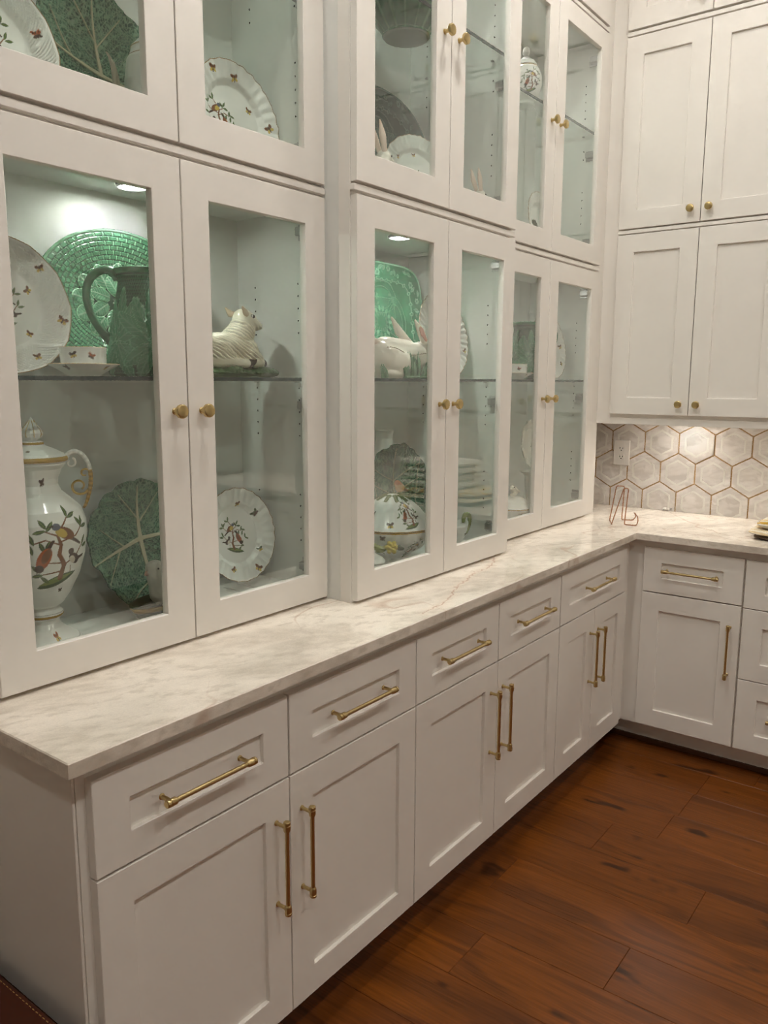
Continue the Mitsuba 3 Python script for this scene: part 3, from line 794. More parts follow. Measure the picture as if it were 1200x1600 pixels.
def platter_c(q, x, th, h):
    X, br, ba, H, Vn, E, be, rim = platter_fields(q, x, th)
    nz = meshkit.fbm(np.column_stack([q * 30, 0 * q[:, 0]]), 3)[:, None]
    c = G_D * .8 + 0 * nz
    c = c * (1 - br[:, None]) + (G_M * (.75 + .8 * nz)) * br[:, None]
    c = c * (1 - ba[:, None]) + G_L * ba[:, None]
    l = (H > 0)[:, None]
    lc = G_M * (.8 + .7 * nz) * (1 - .7 * Vn[:, None]) + G_P * .85 * E[:, None] + G_P * .55 * Vn[:, None]
    c = np.where(l, lc, c)
    c = np.where((np.hypot(q[:, 0] / 1.1, q[:, 1]) < .021)[:, None], G_D + (G_P - G_D) * be[:, None], c)
    return c * (1 - rim[:, None]) + G_L * .85 * rim[:, None]
m, c = disc(lambda t: np.hypot(AX * np.cos(t), BZ * np.sin(t)) * 0 + 1.0 / np.sqrt((np.cos(t) / AX) ** 2 + (np.sin(t) / BZ) ** 2), 170, 900, platter_h, platter_c, .006, G_M)
M, o = lean(.075, .556, SF, BZ, .15)
single('platter', xf(m, M, o), 'glaze', 'large oval green platter with woven basket rim and leaf wreath, behind the green jug', 'platter', smooth=True, color=c)

# rectangular relief platter and the dark one above it
def superoval(ax, bz, n):
    return lambda t: (np.abs(np.cos(t) / ax) ** n + np.abs(np.sin(t) / bz) ** n) ** (-1.0 / n)
def relief_strokes(ax, bz, n, seed):
    r_ = random.Random(seed)
    S = []
    one = np.ones(3)
    def loop(f, cnt, w):
        P = [(f * superoval(ax, bz, n)(np.array([2 * np.pi * i / cnt]))[0] * math.cos(2 * np.pi * i / cnt), f * superoval(ax, bz, n)(np.array([2 * np.pi * i / cnt]))[0] * math.sin(2 * np.pi * i / cnt)) for i in range(cnt + 1)]
        for a, b in zip(P[:-1], P[1:]): S.append(('l', *a, *b, w, w, one))
        return P
    for p in loop(.70, 60, .0012)[::2]:
        S.append(('e', *p, .0062, .0062, 0, one)); S.append(('e', *p, .0036, .0036, 0, one * .2))
    loop(.985, 90, .003)
    for k in range(54):
        a = 2 * np.pi * (k + r_.random() * .6) / 54
        f = r_.uniform(.79, .92); R_ = superoval(ax, bz, n)(np.array([a]))[0] * f
        x, y, s, an = R_ * math.cos(a), R_ * math.sin(a), r_.uniform(.006, .011), r_.uniform(0, 6.3)
        if k % 3 == 0:
            for j in range(6): S.append(('e', x + s * .8 * math.cos(j * 1.05), y + s * .8 * math.sin(j * 1.05), s * .42, s * .42, 0, one * .9))
            S.append(('e', x, y, s * .45, s * .45, 0, one * .4))
        else:
            S += [('f', x, y, s * 1.5, s * .65, an, one * .85), ('l', x - s * math.cos(an), y - s * math.sin(an), x + s * math.cos(an), y + s * math.sin(an), .0006, .0006, one * .1)]
            S.append(('l', x, y, x + .02 * math.cos(an + 1.7), y + .02 * math.sin(an + 1.7), .0009, .0006, one * .8))
    w, h = ax * .36, bz * .42
    for a, b in (((-w, -h), (w, -h)), ((w, -h), (w, h)), ((w, h), (-w, h)), ((-w, h), (-w, -h))):
        S.append(('l', *a, *b, .0013, .0013, one)); S.append(('l', a[0] * .93, a[1] * .93, b[0] * .93, b[1] * .93, .0008, .0008, one * .8))
    for sx, sy, rx, ry in ((1, 0, .05, .085), (-1, 0, .05, .085), (0, 1, .085, .05), (0, -1, .085, .05)):
        cx, cy = sx * w, sy * h
        for i in range(28):
            a, b = 2 * np.pi * i / 28, 2 * np.pi * (i + 1) / 28
            for q_ in (1, .72): S.append(('l', cx + rx * q_ * math.cos(a), cy + ry * q_ * math.sin(a), cx + rx * q_ * math.cos(b), cy + ry * q_ * math.sin(b), .0011, .0011, one * .9))
    for k in range(14):
        a = 2 * np.pi * k / 14
        S += [('e', .045 * math.cos(a), .045 * math.sin(a), .009, .006, a, one * .9), ('e', .028 * math.cos(a), .028 * math.sin(a), .007, .004, a, one * .6)]
    for k in range(26): S.append(('f', r_.uniform(-w, w), r_.choice((-1, 1)) * r_.uniform(h * .6, h * 1.25), .008, .004, r_.uniform(0, 6), one * .7))
    return S
def relief_platter(label, ax, bz, n, place, dark, light, seed, nr, nth, rough=1.0):
    S = relief_strokes(ax, bz, n, seed)
    def h(x, q, th):
        v = .028 * smooth01((x - .55) / .2) * .7 + .010 * x
        if len(x) > nth * 20: v = v + .0016 * paint(q, np.zeros(3), S, .0012)[:, 0]
        return v
    def cf(q, x, th, hh):
        f = paint(q, np.zeros(3), S, .0012)[:, :1]
        nz = meshkit.fbm(np.column_stack([q * 25, 0 * q[:, 0]]), 3)[:, None]
        edge = np.abs(f - .5) * 2
        c = dark * (.7 + .7 * nz)
        return c * (1 - f * .8) + light * f * .8 * (.6 + .5 * edge)
    m, c = disc(superoval(ax, bz, n), nr, nth, h, cf, .006, dark)
    M, o = lean(*place)
    return single('platter', xf(m, M, o), 'glaze', label, 'platter', smooth=True, color=c)
relief_platter('rounded rectangular green platter with raised scrolls, behind the white rabbit tureen', .205, .188, 5.0, (.105, 1.535, SF, .188, .12), lin(50, 116, 84), lin(158, 206, 180), 3, 150, 640)
relief_platter('large dark green oval platter in the upper middle cabinet, behind the rabbit figurine', .25, .207, 2.6, (.115, 1.52, UF, .207, .16), lin(34, 66, 56), lin(84, 116, 104), 5, 110, 480)

# cabbage leaf dishes
def cabbage(label, R, place, seed, mains, tone=1.0, nr=115, nth=640, cell=.0062, name='leaf_dish', lob=.07):
    g = np.random.default_rng(seed)
    pts = g.uniform(-R * 1.1, R * 1.1, (int((2.2 * R / cell) ** 2 / 1.0), 2))
    tree = cKDTree(pts)
    ph = g.uniform(0, 6.28, 5)
    rho = lambda t: R * (1 + lob * (.5 * np.cos(3 * t + ph[0]) + .4 * np.cos(5 * t + ph[1])) + .014 * np.cos(17 * t + ph[2]) + .008 * np.cos(31 * t + ph[3]))
    def fields(q):
        r = np.hypot(q[:, 0], q[:, 1]) + 1e-6
        main = np.full(len(q), -9.0); side = np.full(len(q), 9.0)
        for (x0, y0, x1, y1, w0, w1) in mains:
            d, e = q - (x0, y0), np.array([x1 - x0, y1 - y0]); L = np.linalg.norm(e); e = e / L
            t_ = np.clip(d @ e, 0, L); s_ = np.linalg.norm(d - t_[:, None] * e, axis=1)
            main = np.maximum(main, (w0 + (w1 - w0) * t_ / L) - s_)
            a = d @ e; b = np.abs(d @ np.array([-e[1], e[0]]))
            f = np.abs(((a - b * .75) / .021 + .15 * np.sin(b * 90)) % 1 - .5) * .021 * .8     # side veins leaving at an angle
            f = np.where((b < .075) & (a - b * .75 > 0) & (a - b * .75 < L), f, 9)
            side = np.minimum(side, f)
        # cells stretched away from the middle
        dd, _ = tree.query(q + .0025 * np.column_stack([np.sin(q[:, 1] * 170), np.cos(q[:, 0] * 150)]), k=2)
        ed = dd[:, 1] - dd[:, 0]
        return smooth01(main / .0015 + .5), smooth01((.0011 - side) / .0009), smooth01((.0020 - ed) / .0014)
    def h(x, q, th):
        v = .030 * x ** 2.4 + .006 * x ** 3 * np.sin(th * 5 + ph[4]) + .003 * x * np.sin(th * 11)
        if len(x) > nth * 20:
            a, b, c_ = fields(q); v = v + .0042 * a + .0014 * b * (1 - a) + .0009 * c_ * (1 - a)
        return v
    def cf(q, x, th, hh):
        a, b, c_ = [f[:, None] for f in fields(q)]
        nz = meshkit.fbm(np.column_stack([q * 22, 0 * q[:, 0]]), 3)[:, None]
        c = T_D * (.7 + .9 * nz) * (1 - smooth01((x[:, None] - .85) / .1) * .3) + T_M * .35 * nz
        c = c * (1 - .8 * c_) + T_V * .8 * c_
        c = c * (1 - .75 * b) + T_V * 1.1 * .75 * b
        return (c * (1 - a) + RIB * a) * tone
    m, c = disc(rho, nr, nth, h, cf, .005, T_M)
    M, o = lean(*place)
    return single(name, xf(m, M, o), 'glaze', label, 'dish', smooth=True, color=c)

cx, cy = .0, .012
cabbage('green cabbage leaf dish with a pale cross of ribs, leaning behind the tall vase', .158, (.100, .565, FL + .004, .158, .2), 11,
        [(cx, cy, cx, .142, .0058, .0012), (cx, cy, -.15, -.035, .0056, .0012), (cx, cy, .15, .018, .0056, .001), (cx, cy, .012, -.15, .0062, .004),
         (cx, .06, -.055, .125, .002, .0008), (cx, .05, .06, .12, .002, .0008), (-.06, -.006, -.12, -.085, .0018, .0007), (-.05, -.002, -.12, .05, .0018, .0007), (.01, -.09, -.06, -.135, .002, .0008)], tone=.95)
k = cabbage('large green cabbage leaf dish with pale ribs in the upper near cabinet', .172, (.105, .515, UF, .172, .2), 12,
        [(.0, -.005, -.012, .16, .005, .001), (.0, -.005, -.165, .04, .0046, .001), (.0, -.005, .16, -.03, .0046, .001), (-.002, .06, -.06, .14, .0018, .0007), (-.003, .055, .06, .13, .0018, .0007), (-.07, .015, -.12, .1, .0016, .0006)], tone=.95)
st = tube([(.205, .459, UF), (.2, .463, UF + .06), (.195, .466, UF + .115), (.19, .462, UF + .15), (.186, .452, UF + .170)], [.012, .0098, .009, .0068, .002], 14)
st = displace(st, lambda v: .0006 * np.sin(v[:, 1] * 900 + v[:, 2] * 60))
single('stalk', st, 'glaze', 'pale upright porcelain stalk before the upper cabbage leaf dish', 'ornament', smooth=True, color=np.broadcast_to(lin(176, 170, 154), (len(st.vertices), 3)) * (.7 + .5 * meshkit.fbm(np.array(st.vertices) * [60, 60, 12], 3))[:, None])
cabbage('dark green leaf plate with thin pale veins, behind the lidded tureen', .178, (.125, 1.574, FL, .172, .10), 13,
        [(0, -.15, 0, .16, .0022, .0012)] + [(0, z, s * .13, z + .05, .0012, .0008) for z in (-.1, -.05, 0, .05) for s in (-1, 1)] + [(s * .10, -.14, s * .13, .12, .001, .0008) for s in (-1, 1)], tone=.75, nr=70, nth=380, cell=.02, lob=.02)
cabbage('green leaf plate lying against the dark platter in the upper middle cabinet', .12, (.2, 1.36, UF, .12, .35), 14,
        [(0, -.1, 0, .11, .002, .001)] + [(0, z, s * .09, z + .05, .0012, .0006) for z in (-.06, -.02, .02) for s in (-1, 1)], tone=.9, nr=60, nth=300, cell=.012, lob=.03)

# white necked vase behind the leaf plate
t = thing('necked_vase', 'plain white necked vase, its rim just above the dark leaf plate', 'vase')
m, _, _ = lathe([(0, FL), (.034, FL), (.037, FL + .012), (.037, 1.22), (.037, 1.27), (.031, 1.295), (.028, 1.31), (.031, 1.328), (.034, 1.336), (.031, 1.337), (.026, 1.31), (.02, 1.28), (0, 1.26)], 40, .004)
part(t, 'body', xf(m, np.eye(3), (.058, 1.585, 0)), 'glaze', True, color=np.broadcast_to(WHITE, (len(m.vertices), 3)))

# ---- green jugs
def jug(label, ax, ay, z0, prof, hand, n=240, seed=1, cat='jug', phase=0.0):
    t = thing('jug', label, cat)
    m, a, s = lathe([(r, z) for r, z in prof], n, .0022)
    v = np.array(m.vertices)
    q = np.column_stack([((a + phase + np.pi) % (2 * np.pi) - np.pi) * .085, v[:, 2]])
    outer = s < s.max() * .55
    H = prof[-4][1] if False else max(p[1] for p in prof)
    Lf = []
    for k in range(6):
        c0 = -.21 + .084 * k
        for j, an in enumerate((-1.0, -.5, 0, .5, 1.0)):
            L = .062 if j % 2 == 0 else .052
            Lf.append((c0 + math.sin(an) * .05, .075 + math.cos(an) * .055, L, .017, np.pi / 2 - an))
        for j, an in enumerate((-2.2, 2.2, -2.7, 2.7)):
            Lf.append((c0 + math.sin(an) * .04, .075 + math.cos(an) * .045, .042, .015, np.pi / 2 - an))
    Lf = [(-.21 + .084 * k, .080, .050, .055, np.pi / 2) for k in range(6)] + Lf
    hf, vn, ed = leaf_field(q, Lf)
    g = q / .0072
    dots = np.hypot((g[:, 0] + .5 * (np.floor(g[:, 1]) % 2)) % 1 - .5, g[:, 1] % 1 - .5)
    dot = smooth01((dots - .28) / .14) * (hf == 0) * (q[:, 1] < H * .93)
    nrm = np.column_stack([np.cos(a), np.sin(a), 0 * a])
    v = v + nrm * ((.0016 * hf + .0007 * vn + .0008 * dot) * outer)[:, None]
    nz = meshkit.fbm(np.column_stack([q * 25, 0 * a]), 3)[:, None]
    c = G_D * (.8 + .6 * nz)
    c = np.where((hf > 0)[:, None], lin(58, 112, 82) * (.7 + .8 * nz) * (1 - .35 * vn[:, None]) + lin(140, 182, 154) * (.4 * ed + .3 * vn)[:, None], c * (1 - .45 * dot[:, None]) + lin(58, 112, 80) * .45 * dot[:, None])
    rim = smooth01((v[:, 2] - H * .94) / .004)[:, None] * outer[:, None]
    c = c * (1 - rim) + lin(70, 118, 88) * rim
    part(t, 'body', trimesh.Trimesh(v + (ax, ay, z0), m.faces, process=False), 'glaze', True, color=c)
    hm = tube([(ax + x, ay + y, z0 + z) for x, y, z in hand], [.0115, .0105, .0098, .0095, .010, .013], 14, 60, squash=.75)
    nz = meshkit.fbm(np.array(hm.vertices) * 30, 3)[:, None]
    part(t, 'handle', hm, 'glaze', True, color=lin(64, 108, 82) * (.6 + .7 * nz))
    return t
JP = [(0, .001), (.080, .001), (.086, .006), (.088, .03), (.086, .06), (.077, .11), (.067, .16), (.060, .195), (.058, .207), (.063, .225), (.068, .233), (.064, .2345), (.055, .218), (.05, .19), (.06, .14), (.075, .06), (.07, .01), (0, .008)]
dx, dy = -.62, -.78
jug('green jug with raised leaves and a looped handle, before the basket platter', .2, .515, SF, JP,
    [(dx * .058, dy * .058, .212), (dx * .085, dy * .085, .232), (dx * .118, dy * .118, .21), (dx * .126, dy * .126, .165), (dx * .108, dy * .108, .115), (dx * .078, dy * .078, .078)], phase=-1.0)
jug('green leaf-moulded jug on the glass shelf nearest the corner', .225, 2.305, SF, [(r * .95, z * .95) for r, z in JP],
    [(-dx * .058, -dy * .058, .2), (-dx * .085, -dy * .085, .22), (-dx * .11, -dy * .11, .2), (-dx * .118, -dy * .118, .16), (-dx * .1, -dy * .1, .11), (-dx * .075, -dy * .075, .075)], n=160, phase=.4)

# ---- the tall covered vase
def pot(t, name, prof, ax, ay, deco, n=300, ds=.0016, gold=(), a0=0.0, base=WHITE, relief=None, label=None, r0=.09):
    m, a, s = lathe(prof, n, ds)
    v = np.array(m.vertices)
    ang = (a - a0 + np.pi) % (2 * np.pi) - np.pi
    c = paint(np.column_stack([ang * r0, v[:, 2]]), base, deco)
    for z0, z1, col in gold:
        w = smooth01((v[:, 2] - z0) / .0008) * smooth01((z1 - v[:, 2]) / .0008)
        c = c * (1 - w[:, None]) + col * w[:, None]
    if relief is not None:
        rr = np.hypot(v[:, 0], v[:, 1])[:, None] + 1e-9
        v = v + np.column_stack([v[:, 0], v[:, 1], 0 * a]) / rr * relief(ang, v[:, 2])[:, None]
    return part(t, name, trimesh.Trimesh(v + (ax, ay, 0), m.faces, process=False), 'glaze', True, color=c, label=label)

GOLD, GREY = lin(172, 136, 62), lin(96, 84, 72)
VX, VY = .165, .245
CAMA = math.atan2(CAM[1] - VY, CAM[0] - VX)         # the side turned to the room
t = thing('vase', 'tall white covered vase with painted birds, gilt bands and scroll handle, at the far left', 'vase')
body = [(0, FL), (.079, FL), (.0795, FL + .005), (.074, FL + .012), (.070, FL + .017), (.050, .976), (.038, .986), (.031, .996), (.030, 1.003), (.036, 1.008), (.040, 1.013), (.0395, 1.019), (.033, 1.025), (.031, 1.031), (.041, 1.038), (.058, 1.062), (.078, 1.103), (.090, 1.144), (.096, 1.186), (.0955, 1.216), (.087, 1.241), (.068, 1.260), (.050, 1.276), (.044, 1.291), (.046, 1.305), (.054, 1.324), (.061, 1.333), (.061, 1.337), (.05, 1.337), (.04, 1.31), (0, 1.30)]
pot(t, 'body', body, VX, VY, bird_motif(.032, 1.165, .083) + butterfly(.025, 1.298, .011, .2, DKBROWN, GREY) + butterfly(-.05, 1.215, .011, .8, YEL, RUST) + butterfly(.04, .973, .010, .2, RUST, YEL) + butterfly(.05, 1.075, .006, 0, DKBROWN, GREY) + butterfly(-.08, 1.13, .011, .3),
    480, .0013, [(1.0085, 1.0155, GOLD), (1.018, 1.0195, GREY), (FL + .0105, FL + .0122, GREY), (FL + .0040, FL + .0055, GREY), (FL + .0162, FL + .0176, GREY)], CAMA)
k = pot(t, 'lid', [(.061, 1.3375), (.0655, 1.340), (.067, 1.344), (.0655, 1.348), (.061, 1.351), (.058, 1.355), (.040, 1.3645), (.026, 1.370), (.021, 1.3745), (.0215, 1.378), (.018, 1.380), (0, 1.381)], VX, VY,
        [('e', -.02, 1.362, .008, .0015, 0, GREY)], 200, .0014, [(1.339, 1.350, GOLD), (1.3735, 1.379, GOLD)], CAMA)
pot(t, 'finial', [(0, 1.378), (.008, 1.381), (.017, 1.389), (.0195, 1.397), (.0165, 1.405), (.010, 1.414), (.004, 1.424), (.0, 1.430)], VX, VY, [], 96, .0012, [], CAMA,
    relief=lambda a, z: .0022 * np.abs(np.cos(a * 4)) * smooth01((z - 1.382) / .01) * smooth01((1.428 - z) / .02) - .0018 * np.exp(-((np.abs(np.sin(a * 4)) - .0) / .2) ** 2))
# gilt lines on the bud
lines = []
for k_ in range(8):
    a = CAMA + k_ * math.pi / 4 + .2
    lines.append(tube([(VX + r * math.cos(a), VY + r * math.sin(a), z) for r, z in ((.0185, 1.389), (.0212, 1.397), (.0178, 1.405), (.0112, 1.414), (.005, 1.423))], .0007, 6, 14))
part(t, 'gilt_lines', cat_(lines), 'gilt', smooth=True)
pa = CAMA + math.pi / 2
ex, ey = math.cos(pa), math.sin(pa)
if ey < 0: ex, ey = -ex, -ey
hp = lambda pts: [(VX + ex * r, VY + ey * r, z) for r, z in pts]
hd = tube(hp([(.062, 1.338), (.068, 1.352), (.080, 1.357), (.094, 1.350), (.104, 1.335), (.109, 1.312), (.109, 1.29), (.104, 1.266), (.099, 1.25), (.092, 1.236)]), [.005, .0052, .005, .0046, .0045, .0045, .0045, .0042, .0036, .003], 12, 80)
bead = .5 + .5 * np.sin(np.arange(len(hd.vertices)) // 12 * 1.35)
hc = np.where((np.array(hd.vertices)[:, 2] > 1.318)[:, None], WHITE * (.82 + .18 * bead[:, None]), GOLD * (.55 + .6 * bead[:, None]))
part(t, 'handle', hd, 'glaze', True, color=hc, label='scrolled white and gilt handle')
def curl(cx_, cz_, r, turns, a0, sgn, w):
    return tube(hp([(cx_ + r * (1 - .62 * i / 24) * math.cos(a0 + sgn * turns * 2 * np.pi * i / 24), cz_ + r * (1 - .62 * i / 24) * math.sin(a0 + sgn * turns * 2 * np.pi * i / 24)) for i in range(25)]), [w, w * .9, w * .7], 8, 60)
part(t, 'scroll', cat_([curl(.086, 1.283, .019, 1.1, -.4, -1, .0028), curl(.098, 1.31, .010, .7, .8, 1, .0022)]), 'gilt', smooth=True, label='gilt scroll')
part(t, 'scroll', curl(.071, 1.333, .011, .9, 1.2, -1, .0024), 'plastic', smooth=True, label='small white scroll')

# ---- cups and saucers
def cup_set(lc, ls, x, y, z0, group=None):
    t = thing('cup', lc, 'cup')
    ca = math.atan2(CAM[1] - y, CAM[0] - x)
    pot(t, 'body', [(0, z0 + .0105), (.030, z0 + .0105), (.040, z0 + .016), (.0445, z0 + .026), (.046, z0 + .058), (.0452, z0 + .0585), (.043, z0 + .026), (.036, z0 + .018), (0, z0 + .015)], x, y,
        butterfly(-.02, z0 + .042, .0085, .3, DKBROWN, YEL) + butterfly(.016, z0 + .040, .0078, -.4, RUST, DKBROWN) + butterfly(.07, z0 + .04, .008), 130, .0014, [(z0 + .0576, z0 + .062, GOLD * 1.6)], ca, r0=.046)
    h_ = tube([(x - .03 + .0, y + .036, z0 + .05), (x - .04, y + .055, z0 + .052), (x - .045, y + .062, z0 + .038), (x - .035, y + .045, z0 + .024)], .0028, 8)
    part(t, 'handle', h_, 'glaze', True, color=np.broadcast_to(WHITE, (len(h_.vertices), 3)))
    s = thing('saucer', ls, 'saucer')
    pot(s, 'dish', [(0, z0), (.030, z0), (.033, z0 + .002), (.050, z0 + .013), (.070, z0 + .024), (.0695, z0 + .0252), (.05, z0 + .0155), (.034, z0 + .0085), (0, z0 + .0085)], x, y,
        butterfly(-.035, z0 + .017, .006, .3, GREY, DKBROWN) + butterfly(.05, z0 + .017, .005, .3), 200, .0016, [(z0 + .0238, z0 + .0262, GOLD * 1.4)], ca, r0=.06, relief=lambda a, z: .0012 * np.cos(a * 16) * smooth01((z - z0 - .012) / .01))
cup_set('white butterfly cup standing on its saucer between the basket-rim plate and the jug', 'white fluted saucer under the cup on the nearest glass shelf', .235, .328, SF)
cup_set('white cup at the left of the glass shelf nearest the corner', 'white saucer under the cup nearest the corner', .245, 2.168, SF)

# ---- animal figures
CREAM, PINK = lin(236, 230, 212), lin(214, 150, 138)
def figure(t, name, m, col, label=None, bs='glaze', smooth=True):
    c = col(np.array(m.vertices)) if callable(col) else np.broadcast_to(col, (len(m.vertices), 3))
    return part(t, name, m, bs, smooth, color=c, label=label)

# lamb
LX = .165
t = thing('lamb_figurine', 'cream lamb figurine lying on a green grassy base on the glass shelf', 'figurine')
z = SF
bones = [(((LX, .70, z + .060), (.052, .055, .047)), ((LX, .815, z + .066), (.050, .055, .046))),
         (((LX, .806, z + .085), (.042, .042, .04)), ((LX, .832, z + .118), (.033, .034, .03))), (((LX, .832, z + .118), (.032, .033, .03)), ((LX, .838, z + .146), (.027, .028, .026))),
         (((LX, .838, z + .149), (.0265, .028, .0265)), ((LX, .858, z + .145), (.0225, .020, .022))), (((LX, .856, z + .145), (.022, .018, .021)), ((LX, .892, z + .134), (.0115, .010, .0105))),
         (((LX + .030, .82, z + .055), .028), ((LX + .036, .855, z + .040), .016)), (((LX + .036, .845, z + .038), .015), ((LX + .030, .876, z + .036), .0115)),
         (((LX - .030, .82, z + .055), .028), ((LX - .030, .87, z + .038), .012)), (((LX + .040, .72, z + .055), (.02, .04, .034)), ((LX + .046, .752, z + .042), .016)), (((LX + .046, .75, z + .038), .013), ((LX + .046, .816, z + .035), .011))]
m = blob(bones, .0045, 8)
def wool(v):
    head = smooth01((v[:, 2] - z - .118 - .4 * np.maximum(.85 - v[:, 1], 0)) / .02)
    leg = smooth01((z + .052 - v[:, 2]) / .01)
    n = meshkit.fbm(v * 40, 3, 2)
    w = np.sin(2 * np.pi * ((v[:, 1] - .83) * .55 + (v[:, 2] - z) * .85 + n * .012) / .0088) * (.5 + n)
    return .0028 * w * (1 - head) * (1 - leg)
m2 = displace(m.subdivide(), wool)
def lamb_c(v):
    c = np.broadcast_to(CREAM, v.shape).copy()
    w = wool(v)[:, None] / .0014
    c = c * np.clip(1 + .16 * w, .6, 1.1)
    nose = (np.hypot(v[:, 1] - .9005, v[:, 2] - z - .136) < .004)
    c[nose] = lin(120, 90, 80)
    hoof = ((v[:, 1] > .870) & (v[:, 2] < z + .052)) | ((v[:, 1] > .808) & (v[:, 2] < z + .046) & (v[:, 0] > LX + .045) & (v[:, 1] < .832))
    c[hoof] = lin(52, 42, 36)
    return c
figure(t, 'body', m2, lamb_c)
for s in (-1, 1):
    e = blob([(((LX + s * .022, .832, z + .160), (.004, .006, .007)), ((LX + s * .029, .820, z + .163), (.0035, .009, .009))), (((LX + s * .029, .820, z + .163), (.0035, .009, .009)), ((LX + s * .031, .808, z + .176), (.002, .003, .002)))], .003, 6)
    figure(t, 'ear', e, lin(206, 188, 164))
    ey_ = ball((LX + s * .0225, .8510, z + .1555), (.0052, .0078, .0056))
    k = figure(t, 'eye', ey_, lambda v: np.where((np.hypot(v[:, 1] - .8515, v[:, 2] - z - .1555) < .0045)[:, None], lin(24, 22, 22), np.where((np.hypot(v[:, 1] - .8510, (v[:, 2] - z - .1555) * 1.3) < .0066)[:, None], lin(190, 190, 185), lin(60, 50, 46))), label='painted dark eye')
g = blob([(((LX, .68, z + .012), (.062, .03, .014)), ((LX, .90, z + .012), (.058, .028, .012))), (((LX + .02, .865, z + .016), (.035, .03, .016)), ((LX + .01, .905, z + .012), (.04, .026, .0125))), (((LX + .03, .76, z + .018), (.034, .03, .015)),)], .005, 6)
g = displace(g, lambda v: .0022 * np.sin(v[:, 1] * 420 + 5 * meshkit.fbm(v * 50, 2)) * (v[:, 2] > z + .004))
gv = np.array(g.vertices); gv[:, 2] = np.maximum(gv[:, 2], z); g = trimesh.Trimesh(gv, g.faces, process=False)
figure(t, 'grass_base', g, lambda v: lin(52, 84, 48) * (.5 + 1.1 * meshkit.fbm(v * [70, 120, 40], 3)[:, None]), label='glazed green grass base')

# white rabbit tureen
t = thing('rabbit_tureen', 'white crouching rabbit tureen with pink ears and green leaves, in the middle cabinet', 'tureen')
RX = .315; z = SF
bones = [(((RX, 1.235, z + .055), (.052, .062, .055)), ((RX, 1.385, z + .056), (.046, .055, .052))), (((RX, 1.25, z + .078), (.040, .05, .042)), ((RX, 1.345, z + .076), (.038, .05, .038))),
         (((RX + .032, 1.270, z + .043), (.030, .058, .042)),), (((RX + .035, 1.24, z + .014), (.02, .03, .014)), ((RX + .036, 1.32, z + .012), (.018, .03, .012))),
         (((RX + .02, 1.395, z + .05), .03), ((RX + .03, 1.45, z + .014), .014)), (((RX - .02, 1.395, z + .05), .03), ((RX - .02, 1.45, z + .014), .014)),
         (((RX, 1.42, z + .075), (.036, .035, .036)), ((RX, 1.462, z + .088), (.032, .034, .031))), (((RX, 1.462, z + .088), (.031, .03, .03)), ((RX, 1.505, z + .075), (.018, .018, .018)))]
m = blob(bones, .006, 16)
v_ = np.array(m.vertices); v_[:, 2] = np.maximum(v_[:, 2], z); m = trimesh.Trimesh(v_, m.faces, process=False)
def rab_c(v):
    c = np.broadcast_to(lin(240, 232, 222), v.shape).copy()
    b = smooth01((v[:, 2] - z - .075) / .05)[:, None] * .35
    return c * (1 - b) + lin(240, 216, 206) * b
figure(t, 'body', m, rab_c)
seam = tube([(RX + .047, 1.195, z + .086), (RX + .052, 1.25, z + .080), (RX + .050, 1.30, z + .068), (RX + .049, 1.36, z + .072), (RX + .043, 1.42, z + .071)], .0011, 6, 40)
figure(t, 'lid_seam', seam, lin(150, 130, 112))
figure(t, 'tail', blob([(((RX, 1.196, z + .104), (.012, .014, .010)), ((RX, 1.212, z + .100), (.012, .012, .010)))], .004, 5), lin(236, 220, 210))
for s, tip, bs, mid in ((-1, (RX - .024, 1.312, z + .176), (RX - .016, 1.398, z + .100), (RX - .026, 1.345, z + .142)), (1, (RX + .018, 1.372, z + .170), (RX + .014, 1.432, z + .106), (RX + .022, 1.395, z + .138))):
    d = np.array(tip) - np.array(bs)
    ear = blob([((bs, (.009, .013, .012)), (mid, (.007, .016, .016))), ((mid, (.007, .016, .016)), (tip, (.003, .004, .004)))], .004, 8)
    figure(t, 'ear', ear, lin(240, 226, 214))
    if s > 0:
        inner = blob([((np.array(bs) + d * .15 + [.008, 0, 0], (.003, .006, .007)), (np.array(mid) + [.0052, 0, 0], (.003, .0105, .011))), ((np.array(mid) + [.0052, 0, 0], (.003, .0105, .011)), (np.array(tip) - d * .1 + [.002, 0, 0], (.002, .003, .003)))], .004, 6)
        figure(t, 'inner_ear', inner, lin(206, 140, 126), label='pink inside of the ear')
for s in (-1, 1): figure(t, 'eye', ball((RX + s * .0285, 1.478, z + .093), .005), lin(60, 20, 20))
bl = []
r_ = random.Random(4)
for i in range(44):
    y0 = r_.uniform(1.272, 1.408); L = r_.uniform(.045, .066) * (1.2 if 1.29 < y0 < 1.345 else .85)
    x0 = .366 + r_.uniform(-.004, .008)
    bend = (y0 - 1.33) * .5 + r_.uniform(-.02, .02)
    bl.append(tube([(x0, y0, z), (x0 + .002, y0 + bend * .4, z + L * .55), (x0 - .002, y0 + bend, z + L)], [.005, .0068, .0006], 6, 8, squash=.45))
for i in range(18):
    y0 = 1.27 + i * .0085; bl.append(ball((.376, y0, z + .004), (.005, .006, .004), 1))
b = cat_(bl)
figure(t, 'leaves', b, lambda v: lin(84, 124, 94) * (.4 + 1.3 * meshkit.fbm(v * [200, 200, 60], 2)[:, None]), label='tuft of glazed green leaves')
bl = [tube([(.36, 1.175 + .006 * i, z), (.362, 1.172 + .005 * i, z + .02 + .004 * (i % 3)), (.36, 1.168 + .004 * i, z + .034 + .006 * (i % 2))], [.004, .004, .001], 6, 8, squash=.5) for i in range(5)]
figure(t, 'leaves', cat_(bl), lambda v: lin(84, 124, 94) * (.4 + 1.3 * meshkit.fbm(v * [200, 200, 60], 2)[:, None]), label='tuft of glazed green leaves')

